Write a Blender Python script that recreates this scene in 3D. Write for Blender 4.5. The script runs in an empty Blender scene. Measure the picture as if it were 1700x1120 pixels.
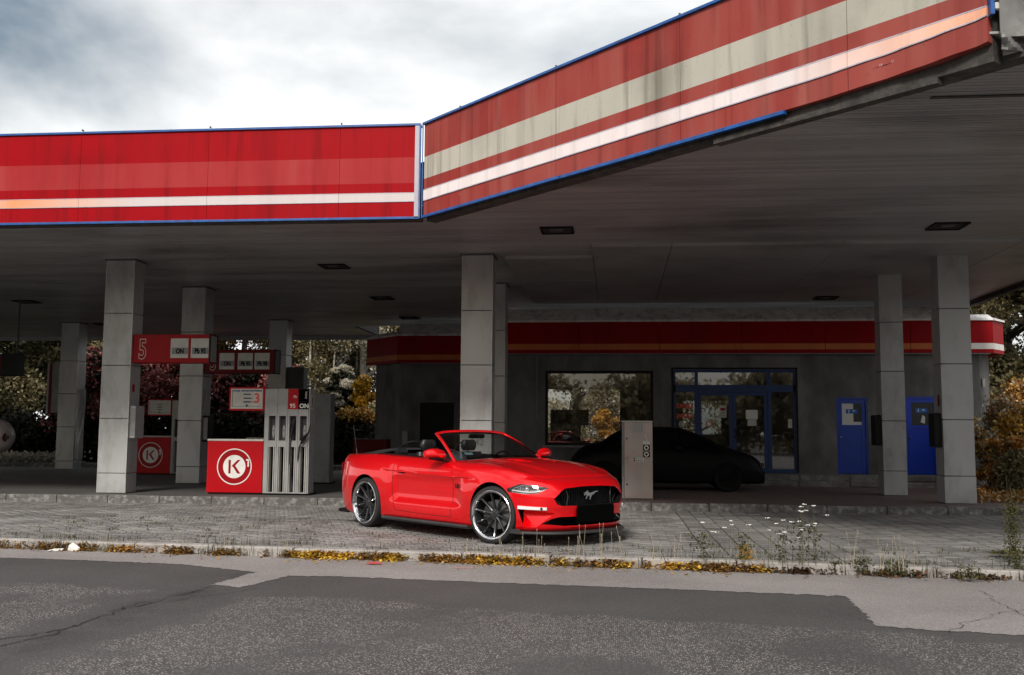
import bpy, bmesh, math, random
import numpy as np
from mathutils import Vector, Matrix
from mathutils.bvhtree import BVHTree
random.seed(7); RNG = np.random.default_rng(11)
R = math.radians
scene = bpy.context.scene
C = scene.collection

# ------------------------------------------------------------------ camera
F = 1653.0; CX, CY = 850.0, 560.0
CAMH = 1.36
PITCH = math.atan(156.3 / F); ROLL = R(0.40); YAW = R(6)
_f = np.array([-math.sin(YAW) * math.cos(PITCH), math.cos(YAW) * math.cos(PITCH), math.sin(PITCH)])
_r0 = np.array([math.cos(YAW), math.sin(YAW), 0.0]); _u0 = np.cross(_r0, _f)
_r = _r0 * math.cos(ROLL) + _u0 * math.sin(ROLL); _u = -_r0 * math.sin(ROLL) + _u0 * math.cos(ROLL)
_c = np.array([0, 0, CAMH])
def ray(px, py): return _f + _r * (px - CX) / F - _u * (py - CY) / F
def onz(px, py, z=0.0):            # photo pixel -> point on the horizontal plane z
    d = ray(px, py); return _c + d * ((z - CAMH) / d[2])
def aty(px, py, Y):                # photo pixel -> point on the vertical plane y = Y
    d = ray(px, py); return _c + d * (Y / d[1])
cd = bpy.data.cameras.new('camera'); cam = bpy.data.objects.new('camera', cd); C.objects.link(cam)
cam.matrix_world = Matrix(((_r[0], _u[0], -_f[0], 0), (_r[1], _u[1], -_f[1], 0), (_r[2], _u[2], -_f[2], CAMH), (0, 0, 0, 1)))
cd.sensor_width = 36; cd.lens = F / 1700 * 36; cd.clip_start = 0.1; cd.clip_end = 3000
scene.camera = cam

# ------------------------------------------------------------------ sky, sun, exposure
SUN_EL, SUN_AZ = R(36), R(191)       # azimuth the light comes from, clockwise from +Y
w = bpy.data.worlds.new("World"); scene.world = w; w.use_nodes = True
nt = w.node_tree; nt.nodes.clear(); N = nt.nodes; Lk = nt.links
out = N.new('ShaderNodeOutputWorld'); bg = N.new('ShaderNodeBackground'); bg.inputs[1].default_value = 0.10
sky = N.new('ShaderNodeTexSky'); sky.sky_type = 'NISHITA'; sky.sun_disc = False
sky.sun_elevation = SUN_EL; sky.sun_rotation = SUN_AZ; sky.air_density = 1.4; sky.dust_density = 3.0
tc = N.new('ShaderNodeTexCoord'); mp = N.new('ShaderNodeMapping'); mp.inputs['Scale'].default_value = (1, 1, 1.6)
mp.inputs['Location'].default_value = (4.11, 2.19, 1.23); mp.inputs['Rotation'].default_value = (0, 0, R(-14))
n1 = N.new('ShaderNodeTexNoise'); n1.inputs['Scale'].default_value = 1.3; n1.inputs['Detail'].default_value = 9; n1.inputs['Roughness'].default_value = 0.50
n1.inputs['Distortion'].default_value = 0.25
r1 = N.new('ShaderNodeValToRGB'); r1.color_ramp.elements[0].position = 0.395; r1.color_ramp.elements[1].position = 0.545
n2 = N.new('ShaderNodeTexNoise'); n2.inputs['Scale'].default_value = 4.5; n2.inputs['Detail'].default_value = 8
r2 = N.new('ShaderNodeValToRGB'); r2.color_ramp.elements[0].position = 0.30; r2.color_ramp.elements[0].color = (7.8, 7.9, 7.9, 1)
r2.color_ramp.elements[1].position = 0.68; r2.color_ramp.elements[1].color = (10.5, 10.5, 10.3, 1)
haze = N.new('ShaderNodeMixRGB'); haze.inputs[0].default_value = 0.62; haze.inputs[2].default_value = (1.9, 2.25, 2.55, 1)
mx = N.new('ShaderNodeMixRGB')
Lk.new(tc.outputs['Generated'], mp.inputs[0]); Lk.new(mp.outputs[0], n1.inputs['Vector']); Lk.new(mp.outputs[0], n2.inputs['Vector'])
Lk.new(n1.outputs[0], r1.inputs[0]); Lk.new(n2.outputs[0], r2.inputs[0])
Lk.new(sky.outputs[0], haze.inputs[1]); Lk.new(haze.outputs[0], mx.inputs[1]); Lk.new(r2.outputs[0], mx.inputs[2]); Lk.new(r1.outputs[0], mx.inputs[0])
Lk.new(mx.outputs[0], bg.inputs[0]); Lk.new(bg.outputs[0], out.inputs[0])
sd = bpy.data.lights.new('sun', 'SUN'); sd.energy = 2.3; sd.angle = R(12); sd.color = (1.0, 0.95, 0.88)
so = bpy.data.objects.new('sun', sd); C.objects.link(so)
_dir = Vector((math.sin(SUN_AZ) * math.cos(SUN_EL), math.cos(SUN_AZ) * math.cos(SUN_EL), math.sin(SUN_EL)))
so.rotation_euler = (-_dir).to_track_quat('-Z', 'Y').to_euler()
vs = scene.view_settings; vs.view_transform = 'Standard'; vs.look = 'None'; vs.gamma = 1; vs.exposure = 0.35; vs.use_curve_mapping = False
try:
    scene.cycles.max_bounces = 6; scene.cycles.transparent_max_bounces = 16
except Exception: pass

# ------------------------------------------------------------------ helpers
def finish(o, label=None, cat=None, group=None, kind=None):
    if label: o['label'] = label
    if cat: o['category'] = cat
    if group: o['group'] = group
    if kind: o['kind'] = kind
    return o
def thing(name, label, cat, loc=(0, 0, 0), rotz=0.0, group=None):
    o = bpy.data.objects.new(name, None); C.objects.link(o); o.empty_display_size = 0.2
    o.location = loc; o.rotation_euler = (0, 0, rotz)
    return finish(o, label, cat, group)
def area(name):                       # an Empty for a piece of the setting
    o = bpy.data.objects.new(name, None); C.objects.link(o); o['kind'] = 'structure'; return o
class MB:
    def __init__(s): s.v = []; s.f = []; s.m = []
    def add(s, vs, fs, m=0):
        b = len(s.v); s.v += [tuple(p) for p in vs]; s.f += [tuple(i + b for i in f) for f in fs]; s.m += [m] * len(fs); return s
    def box(s, x0, x1, y0, y1, z0, z1, m=0, bev=0.0):
        if bev > 0:
            b = min(bev, (x1 - x0) * .45, (y1 - y0) * .45, (z1 - z0) * .45)
            P = []; 
            for z, e in ((z0, b), (z0 + b, 0), (z1 - b, 0), (z1, b)):
                P += [(x0 + e + (b if 0 else 0), y0 + e, z), (x1 - e, y0 + e, z), (x1 - e, y1 - e, z), (x0 + e, y1 - e, z)]
            fs = [(3, 2, 1, 0), (12, 13, 14, 15)]
            for k in range(3):
                for j in range(4):
                    a = 4 * k + j; c = 4 * k + (j + 1) % 4; fs.append((a, c, c + 4, a + 4))
            return s.add(P, fs, m)
        P = [(x0, y0, z0), (x1, y0, z0), (x1, y1, z0), (x0, y1, z0), (x0, y0, z1), (x1, y0, z1), (x1, y1, z1), (x0, y1, z1)]
        return s.add(P, [(3, 2, 1, 0), (4, 5, 6, 7), (0, 1, 5, 4), (1, 2, 6, 5), (2, 3, 7, 6), (3, 0, 4, 7)], m)
    def prism(s, poly, a0, a1, axis='z', m=0):   # poly: 2D points (ccw seen from +axis)
        n = len(poly)
        def P(p, a): return {'z': (p[0], p[1], a), 'y': (p[0], a, p[1]), 'x': (a, p[0], p[1])}[axis]
        vs = [P(p, a0) for p in poly] + [P(p, a1) for p in poly]
        fs = [tuple(range(n))[::-1], tuple(range(n, 2 * n))] + [(i, (i + 1) % n, (i + 1) % n + n, i + n) for i in range(n)]
        return s.add(vs, fs, m)
    def cyl(s, c, r, a0, a1, axis='z', n=20, m=0, r1=None):
        r1 = r if r1 is None else r1
        def P(i, rr, a):
            t = 2 * math.pi * i / n; u, v = c[0] + rr * math.cos(t), c[1] + rr * math.sin(t)
            return {'z': (u, v, a), 'y': (u, a, v), 'x': (a, u, v)}[axis]
        vs = [P(i, r, a0) for i in range(n)] + [P(i, r1, a1) for i in range(n)]
        fs = [tuple(range(n))[::-1], tuple(range(n, 2 * n))] + [(i, (i + 1) % n, (i + 1) % n + n, i + n) for i in range(n)]
        return s.add(vs, fs, m)
    def ring(s, c, r0, r1, a0, a1, axis='y', n=48, m=0):
        def P(i, rr, a):
            t = 2 * math.pi * i / n; u, v = c[0] + rr * math.cos(t), c[1] + rr * math.sin(t)
            return {'z': (u, v, a), 'y': (u, a, v), 'x': (a, u, v)}[axis]
        vs = [P(i, r0, a0) for i in range(n)] + [P(i, r1, a0) for i in range(n)] + [P(i, r1, a1) for i in range(n)] + [P(i, r0, a1) for i in range(n)]
        fs = []
        for k in range(4):
            for i in range(n):
                j = (i + 1) % n; a, b = k * n, ((k + 1) % 4) * n
                fs.append((a + i, a + j, b + j, b + i))
        return s.add(vs, fs, m)
    def tube(s, pts, r, n=8, m=0, ry=None, closed=False):
        pts = [Vector(p) for p in pts]; k = len(pts); rs = r if isinstance(r, (list, tuple)) else [r] * k
        vs = []; up = Vector((0, 0, 1)); prev = None
        for i, p in enumerate(pts):
            if closed: t = pts[(i + 1) % k] - pts[i - 1]
            else: t = pts[min(i + 1, k - 1)] - pts[max(i - 1, 0)]
            t.normalize()
            a = prev if prev is not None else (t.cross(up) if abs(t.dot(up)) < .95 else t.cross(Vector((1, 0, 0))))
            a = (a - t * a.dot(t)).normalized(); b = t.cross(a); prev = a
            for j in range(n):
                th = 2 * math.pi * j / n
                vs.append(p + a * math.cos(th) * rs[i] + b * math.sin(th) * (rs[i] if ry is None else ry))
        fs = []
        for i in range(k if closed else k - 1):
            for j in range(n):
                A = i * n; B = ((i + 1) % k) * n
                fs.append((A + j, A + (j + 1) % n, B + (j + 1) % n, B + j))
        if not closed: fs += [tuple(range(n))[::-1], tuple(range((k - 1) * n, k * n))]
        return s.add(vs, fs, m)
    def lathe(s, prof, c=(0, 0, 0), axis='y', n=48, m=0, mats=None):  # prof: (radius, offset along axis)
        k = len(prof); vs = []
        for i in range(n):
            t = 2 * math.pi * i / n
            for rr, a in prof:
                u, v = rr * math.cos(t), rr * math.sin(t)
                p = {'y': (u, a, v), 'z': (u, v, a), 'x': (a, u, v)}[axis]
                vs.append((p[0] + c[0], p[1] + c[1], p[2] + c[2]))
        for i in range(n):
            j = (i + 1) % n
            for q in range(k - 1):
                pass
        b = len(s.v); s.v += vs
        for i in range(n):
            j = (i + 1) % n
            for q in range(k - 1):
                s.f.append((b + i * k + q, b + i * k + q + 1, b + j * k + q + 1, b + j * k + q)); s.m.append(mats[q] if mats else m)
        return s
    def ball(s, c, rx, ry=None, rz=None, m=0, nu=16, nv=10):
        ry = ry or rx; rz = rz or rx; vs = []; fs = []
        for i in range(nv + 1):
            ph = math.pi * i / nv
            for j in range(nu):
                t = 2 * math.pi * j / nu
                vs.append((c[0] + rx * math.sin(ph) * math.cos(t), c[1] + ry * math.sin(ph) * math.sin(t), c[2] + rz * math.cos(ph)))
        for i in range(nv):
            for j in range(nu):
                fs.append((i * nu + j, (i + 1) * nu + j, (i + 1) * nu + (j + 1) % nu, i * nu + (j + 1) % nu))
        return s.add(vs, fs, m)
    def mesh(s, name, mats, smooth=None):
        me = bpy.data.meshes.new(name); me.from_pydata(s.v, [], s.f)
        for mt in (mats if isinstance(mats, (list, tuple)) else [mats]): me.materials.append(mt)
        me.polygons.foreach_set('material_index', s.m)
        bm = bmesh.new(); bm.from_mesh(me); bmesh.ops.recalc_face_normals(bm, faces=bm.faces); bm.to_mesh(me); bm.free()
        if smooth is not None:
            me.polygons.foreach_set('use_smooth', [True] * len(me.polygons)); me.set_sharp_from_angle(angle=R(smooth))
        me.update(); return me
    def build(s, name, mats, parent=None, smooth=None, loc=None):
        o = bpy.data.objects.new(name, s.mesh(name, mats, smooth)); C.objects.link(o)
        if parent is not None: o.parent = parent
        if loc is not None: o.location = loc
        return o
def link_mesh(name, me, parent=None, loc=None):
    o = bpy.data.objects.new(name, me); C.objects.link(o)
    if parent is not None: o.parent = parent
    if loc is not None: o.location = loc
    return o
def copy_tree(o, parent=None):
    c = o.copy(); C.objects.link(c); c.parent = parent
    for ch in list(o.children): copy_tree(ch, c)
    return c
_dg = []
def lettering(txt, size, loc, rot, mat, parent, name='lettering', ext=.0015, align='LEFT', bold=0.0, sx=1.0, outline=0):
    cu = bpy.data.curves.new('txt', 'FONT'); cu.body = txt; cu.size = size; cu.extrude = 0.0 if outline else ext; cu.align_x = align; cu.offset = bold
    cu.resolution_u = 4
    if outline: cu.fill_mode = 'NONE'; cu.bevel_depth = outline; cu.bevel_resolution = 1
    t = bpy.data.objects.new('txt', cu); C.objects.link(t); bpy.context.view_layer.update()
    me = bpy.data.meshes.new_from_object(t.evaluated_get(bpy.context.evaluated_depsgraph_get())); me.name = name
    bpy.data.objects.remove(t); me.materials.clear(); me.materials.append(mat)
    o = bpy.data.objects.new(name, me); C.objects.link(o); o.parent = parent; o.location = loc; o.rotation_euler = rot; o.scale = (sx, 1, 1)
    return o
FRONT = (math.pi / 2, 0, 0)          # text facing -Y

# ------------------------------------------------------------------ materials
def newmat(name):
    m = bpy.data.materials.new(name); m.use_nodes = True; n = m.node_tree; b = n.nodes['Principled BSDF']; return m, n, b
def mat(name, col, rough=.5, metal=0.0, var=0.0, vscale=3.0, dirt=None, dscale=2.0, damt=.5, bump=0.0, bscale=60, coat=0.0, stretch=(1, 1, 1), spec=.5, emit=None, rvar=0.0):
    m, n, b = newmat(name); nn = n.nodes; l = n.links
    b.inputs['Base Color'].default_value = (*col, 1); b.inputs['Roughness'].default_value = rough; b.inputs['Metallic'].default_value = metal
    b.inputs['Coat Weight'].default_value = coat; b.inputs['Coat Roughness'].default_value = .03; b.inputs['Specular IOR Level'].default_value = spec
    if var or dirt or bump or rvar:
        g = nn.new('ShaderNodeNewGeometry'); mp = nn.new('ShaderNodeMapping'); mp.inputs['Scale'].default_value = stretch
        l.new(g.outputs['Position'], mp.inputs[0]); src = None
        if var:
            a = nn.new('ShaderNodeTexNoise'); a.inputs['Scale'].default_value = vscale; a.inputs['Detail'].default_value = 5
            l.new(mp.outputs[0], a.inputs['Vector'])
            h = nn.new('ShaderNodeMapRange'); h.inputs['From Min'].default_value = .3; h.inputs['From Max'].default_value = .7
            h.inputs['To Min'].default_value = 1 - var; h.inputs['To Max'].default_value = 1 + var; l.new(a.outputs[0], h.inputs[0])
            v = nn.new('ShaderNodeVectorMath'); v.operation = 'SCALE'; v.inputs[0].default_value = col; l.new(h.outputs[0], v.inputs['Scale']); src = v.outputs[0]
        if dirt:
            d = nn.new('ShaderNodeTexNoise'); d.inputs['Scale'].default_value = dscale; d.inputs['Detail'].default_value = 8; d.inputs['Roughness'].default_value = .65
            l.new(mp.outputs[0], d.inputs['Vector'])
            h = nn.new('ShaderNodeMapRange'); h.inputs['From Min'].default_value = .48; h.inputs['From Max'].default_value = .72; h.inputs['To Max'].default_value = damt; l.new(d.outputs[0], h.inputs[0])
            x = nn.new('ShaderNodeMixRGB'); l.new(h.outputs[0], x.inputs[0]); x.inputs[2].default_value = (*dirt, 1)
            if src: l.new(src, x.inputs[1])
            else: x.inputs[1].default_value = (*col, 1)
            src = x.outputs[0]
        if src: l.new(src, b.inputs['Base Color'])
        if rvar:
            a = nn.new('ShaderNodeTexNoise'); a.inputs['Scale'].default_value = vscale * 2; a.inputs['Detail'].default_value = 6; l.new(mp.outputs[0], a.inputs['Vector'])
            h = nn.new('ShaderNodeMapRange'); h.inputs['From Min'].default_value = .3; h.inputs['From Max'].default_value = .7
            h.inputs['To Min'].default_value = max(0, rough - rvar); h.inputs['To Max'].default_value = min(1, rough + rvar); l.new(a.outputs[0], h.inputs[0]); l.new(h.outputs[0], b.inputs['Roughness'])
        if bump:
            a = nn.new('ShaderNodeTexNoise'); a.inputs['Scale'].default_value = bscale; a.inputs['Detail'].default_value = 4; l.new(g.outputs['Position'], a.inputs['Vector'])
            bb = nn.new('ShaderNodeBump'); bb.inputs['Strength'].default_value = bump; bb.inputs['Distance'].default_value = .01; l.new(a.outputs[0], bb.inputs['Height']); l.new(bb.outputs[0], b.inputs['Normal'])
    if emit: b.inputs['Emission Color'].default_value = (*emit[:3], 1); b.inputs['Emission Strength'].default_value = emit[3]
    return m
def glassmat(name, tint=(1, 1, 1), refl=1.0, rough=.0, dust=0.0):
    m = bpy.data.materials.new(name); m.use_nodes = True; n = m.node_tree; n.nodes.clear(); nn = n.nodes; l = n.links
    o = nn.new('ShaderNodeOutputMaterial'); t = nn.new('ShaderNodeBsdfTransparent'); t.inputs[0].default_value = (*tint, 1)
    g = nn.new('ShaderNodeBsdfGlossy'); g.inputs['Roughness'].default_value = rough; g.inputs[0].default_value = (1, 1, 1, 1)
    f = nn.new('ShaderNodeFresnel'); f.inputs[0].default_value = 1.5
    mu = nn.new('ShaderNodeMath'); mu.operation = 'MULTIPLY'; mu.inputs[1].default_value = refl; mu.use_clamp = True
    x = nn.new('ShaderNodeMixShader'); l.new(f.outputs[0], mu.inputs[0]); l.new(mu.outputs[0], x.inputs[0]); l.new(t.outputs[0], x.inputs[1]); l.new(g.outputs[0], x.inputs[2])
    last = x.outputs[0]
    if dust:
        d = nn.new('ShaderNodeBsdfDiffuse'); d.inputs[0].default_value = (.35, .33, .30, 1); gg = nn.new('ShaderNodeNewGeometry')
        a = nn.new('ShaderNodeTexNoise'); a.inputs['Scale'].default_value = 1.7; a.inputs['Detail'].default_value = 9; l.new(gg.outputs['Position'], a.inputs['Vector'])
        h = nn.new('ShaderNodeMapRange'); h.inputs['From Min'].default_value = .35; h.inputs['From Max'].default_value = .75; h.inputs['To Max'].default_value = dust; l.new(a.outputs[0], h.inputs[0])
        y = nn.new('ShaderNodeMixShader'); l.new(h.outputs[0], y.inputs[0]); l.new(last, y.inputs[1]); l.new(d.outputs[0], y.inputs[2]); last = y.outputs[0]
    l.new(last, o.inputs[0]); return m
def streaky(name, col, wash, dark, rough=.45, washamt=.5, darkamt=.6, orange=None):
    """weathered painted sheet: vertical wash streaks, grime runs; orange=(x0,x1,side) fades a stripe to orange along x"""
    m, n, b = newmat(name); nn = n.nodes; l = n.links; g = nn.new('ShaderNodeNewGeometry')
    def noise(scale, st, det=6):
        mp = nn.new('ShaderNodeMapping'); mp.inputs['Scale'].default_value = st; l.new(g.outputs['Position'], mp.inputs[0])
        a = nn.new('ShaderNodeTexNoise'); a.inputs['Scale'].default_value = scale; a.inputs['Detail'].default_value = det; l.new(mp.outputs[0], a.inputs['Vector']); return a.outputs[0]
    def rng(s, a, c, lo, hi):
        h = nn.new('ShaderNodeMapRange'); h.inputs['From Min'].default_value = a; h.inputs['From Max'].default_value = c; h.inputs['To Min'].default_value = lo; h.inputs['To Max'].default_value = hi; l.new(s, h.inputs[0]); return h.outputs[0]
    def mixc(f, c1, c2):
        x = nn.new('ShaderNodeMixRGB'); l.new(f, x.inputs[0])
        for k, c in ((1, c1), (2, c2)):
            if isinstance(c, tuple): x.inputs[k].default_value = (*c, 1)
            else: l.new(c, x.inputs[k])
        return x.outputs[0]
    c = col
    if orange:
        s = nn.new('ShaderNodeSeparateXYZ'); l.new(g.outputs['Position'], s.inputs[0])
        c = mixc(rng(s.outputs[0], orange[0], orange[1], 0, 1), col, (.90, .27, .04))
    c = mixc(rng(noise(.5, (1, 1, 1)), .35, .7, 0, washamt * .6), c, wash)
    c = mixc(rng(noise(3.0, (1, 1, .08)), .45, .75, 0, washamt), c, wash)
    c = mixc(rng(noise(9.0, (1, 1, .05), 8), .55, .80, 0, darkamt), c, dark)
    c = mixc(rng(noise(26.0, (1, 1, 1), 3), .62, .75, 0, darkamt * .35), c, dark)
    c = mixc(rng(noise(1.25, (1, 1, .03), 5), .56, .72, 0, darkamt * .8), c, dark)
    c = mixc(rng(noise(.8, (1, 1, 1), 9), .58, .70, 0, darkamt * .35), c, dark)
    l.new(c, b.inputs['Base Color']); b.inputs['Roughness'].default_value = rough; b.inputs['Specular IOR Level'].default_value = .08
    return m
M = {}
M['red_new'] = streaky('fascia_red', (.34, .0008, .005), (.30, .008, .014), (.09, .003, .004), .5, .3, .6)
M['red_dusty'] = streaky('fascia_red_chalked', (.36, .022, .026), (.40, .06, .058), (.20, .010, .012), .6, .6, .4)
M['red_faded'] = streaky('fascia_red_faded', (.30, .042, .036), (.36, .11, .09), (.085, .014, .012), .65, .95, .6)
M['cream'] = streaky('fascia_cream', (.50, .475, .41), (.40, .385, .33), (.12, .11, .085), .6, .7, .75)
M['stripe_left'] = streaky('fascia_stripe_left', (.64, .59, .59), (.58, .50, .49), (.5, .4, .38), .45, .4, .25, orange=(-7.2, -9.4))
M['stripe_right'] = streaky('fascia_stripe_right', (.85, .78, .78), (.78, .58, .54), (.35, .3, .28), .45, .45, .4, orange=(1.7, 3.2))
M['shop_red'] = streaky('shop_fascia_red', (.32, .002, .007), (.28, .012, .012), (.12, .01, .01), .4, .4, .4)
M['shop_stripe'] = streaky('shop_fascia_stripe', (.60, .17, .05), (.55, .2, .1), (.25, .1, .05), .45, .5, .4)
M['shop_white'] = streaky('shop_fascia_white', (.8, .78, .75), (.6, .55, .5), (.25, .2, .15), .45, .4, .4)
M['blue_trim'] = mat('blue_trim', (.006, .085, .32), .4, var=.3, vscale=8, dirt=(.02, .03, .06), dscale=9)
M['grey_joint'] = mat('grey_joint', (.45, .43, .50), .5, var=.2, dirt=(.1, .08, .1), dscale=12, stretch=(1, 1, .2))
M['flash_dark'] = mat('dark_flashing', (.045, .04, .036), .8, var=.5, vscale=6, dirt=(.14, .12, .10), dscale=11, bump=.6, bscale=30)
M['flash_white'] = mat('white_flashing', (.80, .78, .77), .6, var=.12, dirt=(.2, .16, .16), dscale=5, damt=.7)
M['soffit'] = mat('soffit_metal', (.36, .358, .355), .42, var=.14, vscale=.8, dirt=(.075, .066, .060), dscale=.45, damt=.65, stretch=(.5, 1.3, 1), rvar=.1)
M['soffit_panel'] = mat('soffit_panel', (.36, .358, .355), .5, var=.10, vscale=.7, dirt=(.08, .07, .06), dscale=.6, damt=.5)
M['soffit_back'] = mat('soffit_gap', (.03, .028, .026), .9, var=.1)
M['column'] = mat('column_cladding', (.43, .43, .43), .36, metal=.25, var=.10, vscale=1.3, dirt=(.11, .10, .09), dscale=2.8, damt=.42, stretch=(1, 1, .45), rvar=.1)
M['column_edge'] = mat('column_edge', (.58, .56, .54), .35, metal=.3, var=.15, dirt=(.3, .16, .1), dscale=7)
M['black'] = mat('black_plastic', (.007, .007, .0075), .5, var=.2, spec=.2)
M['dark'] = mat('dark_metal', (.035, .035, .036), .55, var=.3)
M['darkgrey'] = mat('dark_grey', (.09, .09, .09), .55, var=.2, dirt=(.04, .035, .03), dscale=4)
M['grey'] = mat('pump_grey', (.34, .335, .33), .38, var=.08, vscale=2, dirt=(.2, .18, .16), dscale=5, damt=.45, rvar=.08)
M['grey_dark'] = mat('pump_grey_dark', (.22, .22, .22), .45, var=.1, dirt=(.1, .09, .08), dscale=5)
M['matte_black'] = mat('matte_black', (.002, .002, .002), .9, spec=.03)
M['white'] = mat('white_print', (.80, .78, .74), .5, var=.05, dirt=(.4, .36, .3), dscale=8, damt=.35)
M['offwhite'] = mat('offwhite', (.55, .54, .50), .5, var=.08, dirt=(.3, .27, .22), dscale=7, damt=.4)
M['pump_red'] = mat('pump_red', (.45, .001, .006), .4, spec=.2, var=.06, vscale=2, dirt=(.25, .01, .01), dscale=4, damt=.3)
M['sign_red'] = mat('sign_red', (.32, .001, .006), .4, spec=.2, var=.08, dirt=(.2, .01, .01), dscale=5, damt=.35)
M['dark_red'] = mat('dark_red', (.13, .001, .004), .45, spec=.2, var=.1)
M['orange_red'] = mat('numeral_red', (.75, .08, .05), .5)
M['navy'] = mat('navy_print', (.01, .04, .16), .5)
M['bluegrey'] = mat('greyband', (.22, .23, .23), .5, var=.1)
M['steel'] = mat('brushed_steel', (.36, .315, .295), .36, metal=.6, var=.14, vscale=1.5, dirt=(.45, .22, .17), dscale=1.6, damt=.55, rvar=.1)
M['chrome'] = mat('chrome', (.75, .75, .76), .12, metal=1.0)
M['wallc'] = mat('rough_render', (.17, .165, .16), .95, var=.3, vscale=2.2, dirt=(.07, .066, .06), dscale=1.3, damt=.7, bump=.9, bscale=55, stretch=(1, 1, .6))
M['wall_in'] = mat('inner_wall', (.30, .29, .27), .9, var=.1)
M['bluedoor'] = mat('blue_door', (.002, .05, .42), .4, var=.1, dirt=(.01, .03, .12), dscale=3, rvar=.1)
M['bluedoor2'] = mat('blue_door_bright', (.003, .045, .55), .4, var=.1, dirt=(.01, .03, .2), dscale=3)
M['blueframe'] = mat('blue_frame', (.001, .028, .14), .45, var=.15, dirt=(.01, .02, .06), dscale=4)
M['signblue'] = mat('blue_sign', (.01, .13, .50), .5)
M['glass'] = glassmat('window_glass', (.82, .80, .75), 2.0, .015, dust=.10)
M['glass_dusty'] = glassmat('dusty_glass', (.45, .45, .42), 2.6, 0.01, dust=.35)
M['glass_door'] = glassmat('door_glass', (.58, .58, .55), 2.4, .02, dust=.07)
M['glass_car'] = glassmat('car_glass', (.42, .45, .44), 1.2, 0)
M['glass_clear'] = glassmat('lamp_glass', (.93, .94, .95), 1.2, 0)
M['tyre'] = mat('tyre_rubber', (.018, .018, .018), .75, var=.2, bump=.2, bscale=90)
M['rimblack'] = mat('rim_black', (.022, .022, .024), .25, coat=.6)
M['leather'] = mat('black_leather', (.016, .016, .017), .42, var=.2, bump=.15, bscale=80)
M['cloth'] = mat('soft_top_cloth', (.014, .014, .015), .85, var=.2)
M['tank'] = mat('tank_white', (.50, .44, .42), .4, var=.1, dirt=(.2, .12, .1), dscale=4)
M['paper'] = mat('paper', (.75, .74, .70), .7)

# ================================================================== THE SETTING
def asphalt(name, base, spec_col, d1, d2, mask=None, warm=0.0):
    m, n, b = newmat(name); nn = n.nodes; l = n.links; g = nn.new('ShaderNodeNewGeometry'); pos = g.outputs['Position']
    def rng(s, a, c, lo, hi, smooth=False):
        h = nn.new('ShaderNodeMapRange'); h.inputs['From Min'].default_value = a; h.inputs['From Max'].default_value = c; h.inputs['To Min'].default_value = lo; h.inputs['To Max'].default_value = hi
        if smooth: h.interpolation_type = 'SMOOTHSTEP'
        l.new(s, h.inputs[0]); return h.outputs[0]
    def noise(sc, det=5, ro=.6):
        a = nn.new('ShaderNodeTexNoise'); a.inputs['Scale'].default_value = sc; a.inputs['Detail'].default_value = det; a.inputs['Roughness'].default_value = ro; l.new(pos, a.inputs['Vector']); return a.outputs[0]
    def mul(a, c):
        h = nn.new('ShaderNodeMath'); h.operation = 'MULTIPLY'; h.use_clamp = True
        for k, q in ((0, a), (1, c)):
            if isinstance(q, float): h.inputs[k].default_value = q
            else: l.new(q, h.inputs[k])
        return h.outputs[0]
    def mix(f, c1, c2):
        x = nn.new('ShaderNodeMixRGB'); l.new(f, x.inputs[0])
        for k, c in ((1, c1), (2, c2)):
            if isinstance(c, tuple): x.inputs[k].default_value = (*c, 1)
            else: l.new(c, x.inputs[k])
        return x.outputs[0]
    big = noise(.55, 6); fine = noise(150, 2)
    v = nn.new('ShaderNodeVectorMath'); v.operation = 'SCALE'; v.inputs[0].default_value = base; dip_shade = None
    mm = nn.new('ShaderNodeMath'); mm.operation = 'MULTIPLY'; l.new(rng(big, .3, .7, .78, 1.2), mm.inputs[0]); l.new(rng(fine, .3, .7, .55, 1.5), mm.inputs[1])
    l.new(mm.outputs[0], v.inputs['Scale']); c = v.outputs[0]
    vo = nn.new('ShaderNodeTexVoronoi'); vo.inputs['Scale'].default_value = d1; l.new(pos, vo.inputs['Vector'])
    sp = nn.new('ShaderNodeSeparateXYZ'); l.new(vo.outputs['Color'], sp.inputs[0])
    stone = mul(rng(vo.outputs['Distance'], .46, .22, 0, 1), rng(sp.outputs[0], 1 - d2, 1 - d2 + .02, 0, 1))
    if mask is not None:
        mk, dip_shade = mask(nn, l, pos, rng, noise); stone = mul(stone, mk)
        x_ = nn.new('ShaderNodeMixRGB'); l.new(dip_shade, x_.inputs[0]); l.new(c, x_.inputs[1]); x_.inputs[2].default_value = (.028, .026, .025, 1); c = x_.outputs[0]
    c = mix(stone, c, mix(sp.outputs[1], tuple(.45 * q for q in spec_col), spec_col))
    l.new(c, b.inputs['Base Color']); b.inputs['Roughness'].default_value = .75
    bb = nn.new('ShaderNodeBump'); bb.inputs['Strength'].default_value = .55; bb.inputs['Distance'].default_value = .006
    l.new(fine, bb.inputs['Height']); l.new(bb.outputs[0], b.inputs['Normal'])
    return m
ZR = -0.10
_a = onz(400, 985, ZR); _b = onz(1700, 1062, ZR); _t0 = onz(0, 1078, ZR); _t1 = onz(360, 972, ZR)
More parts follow.
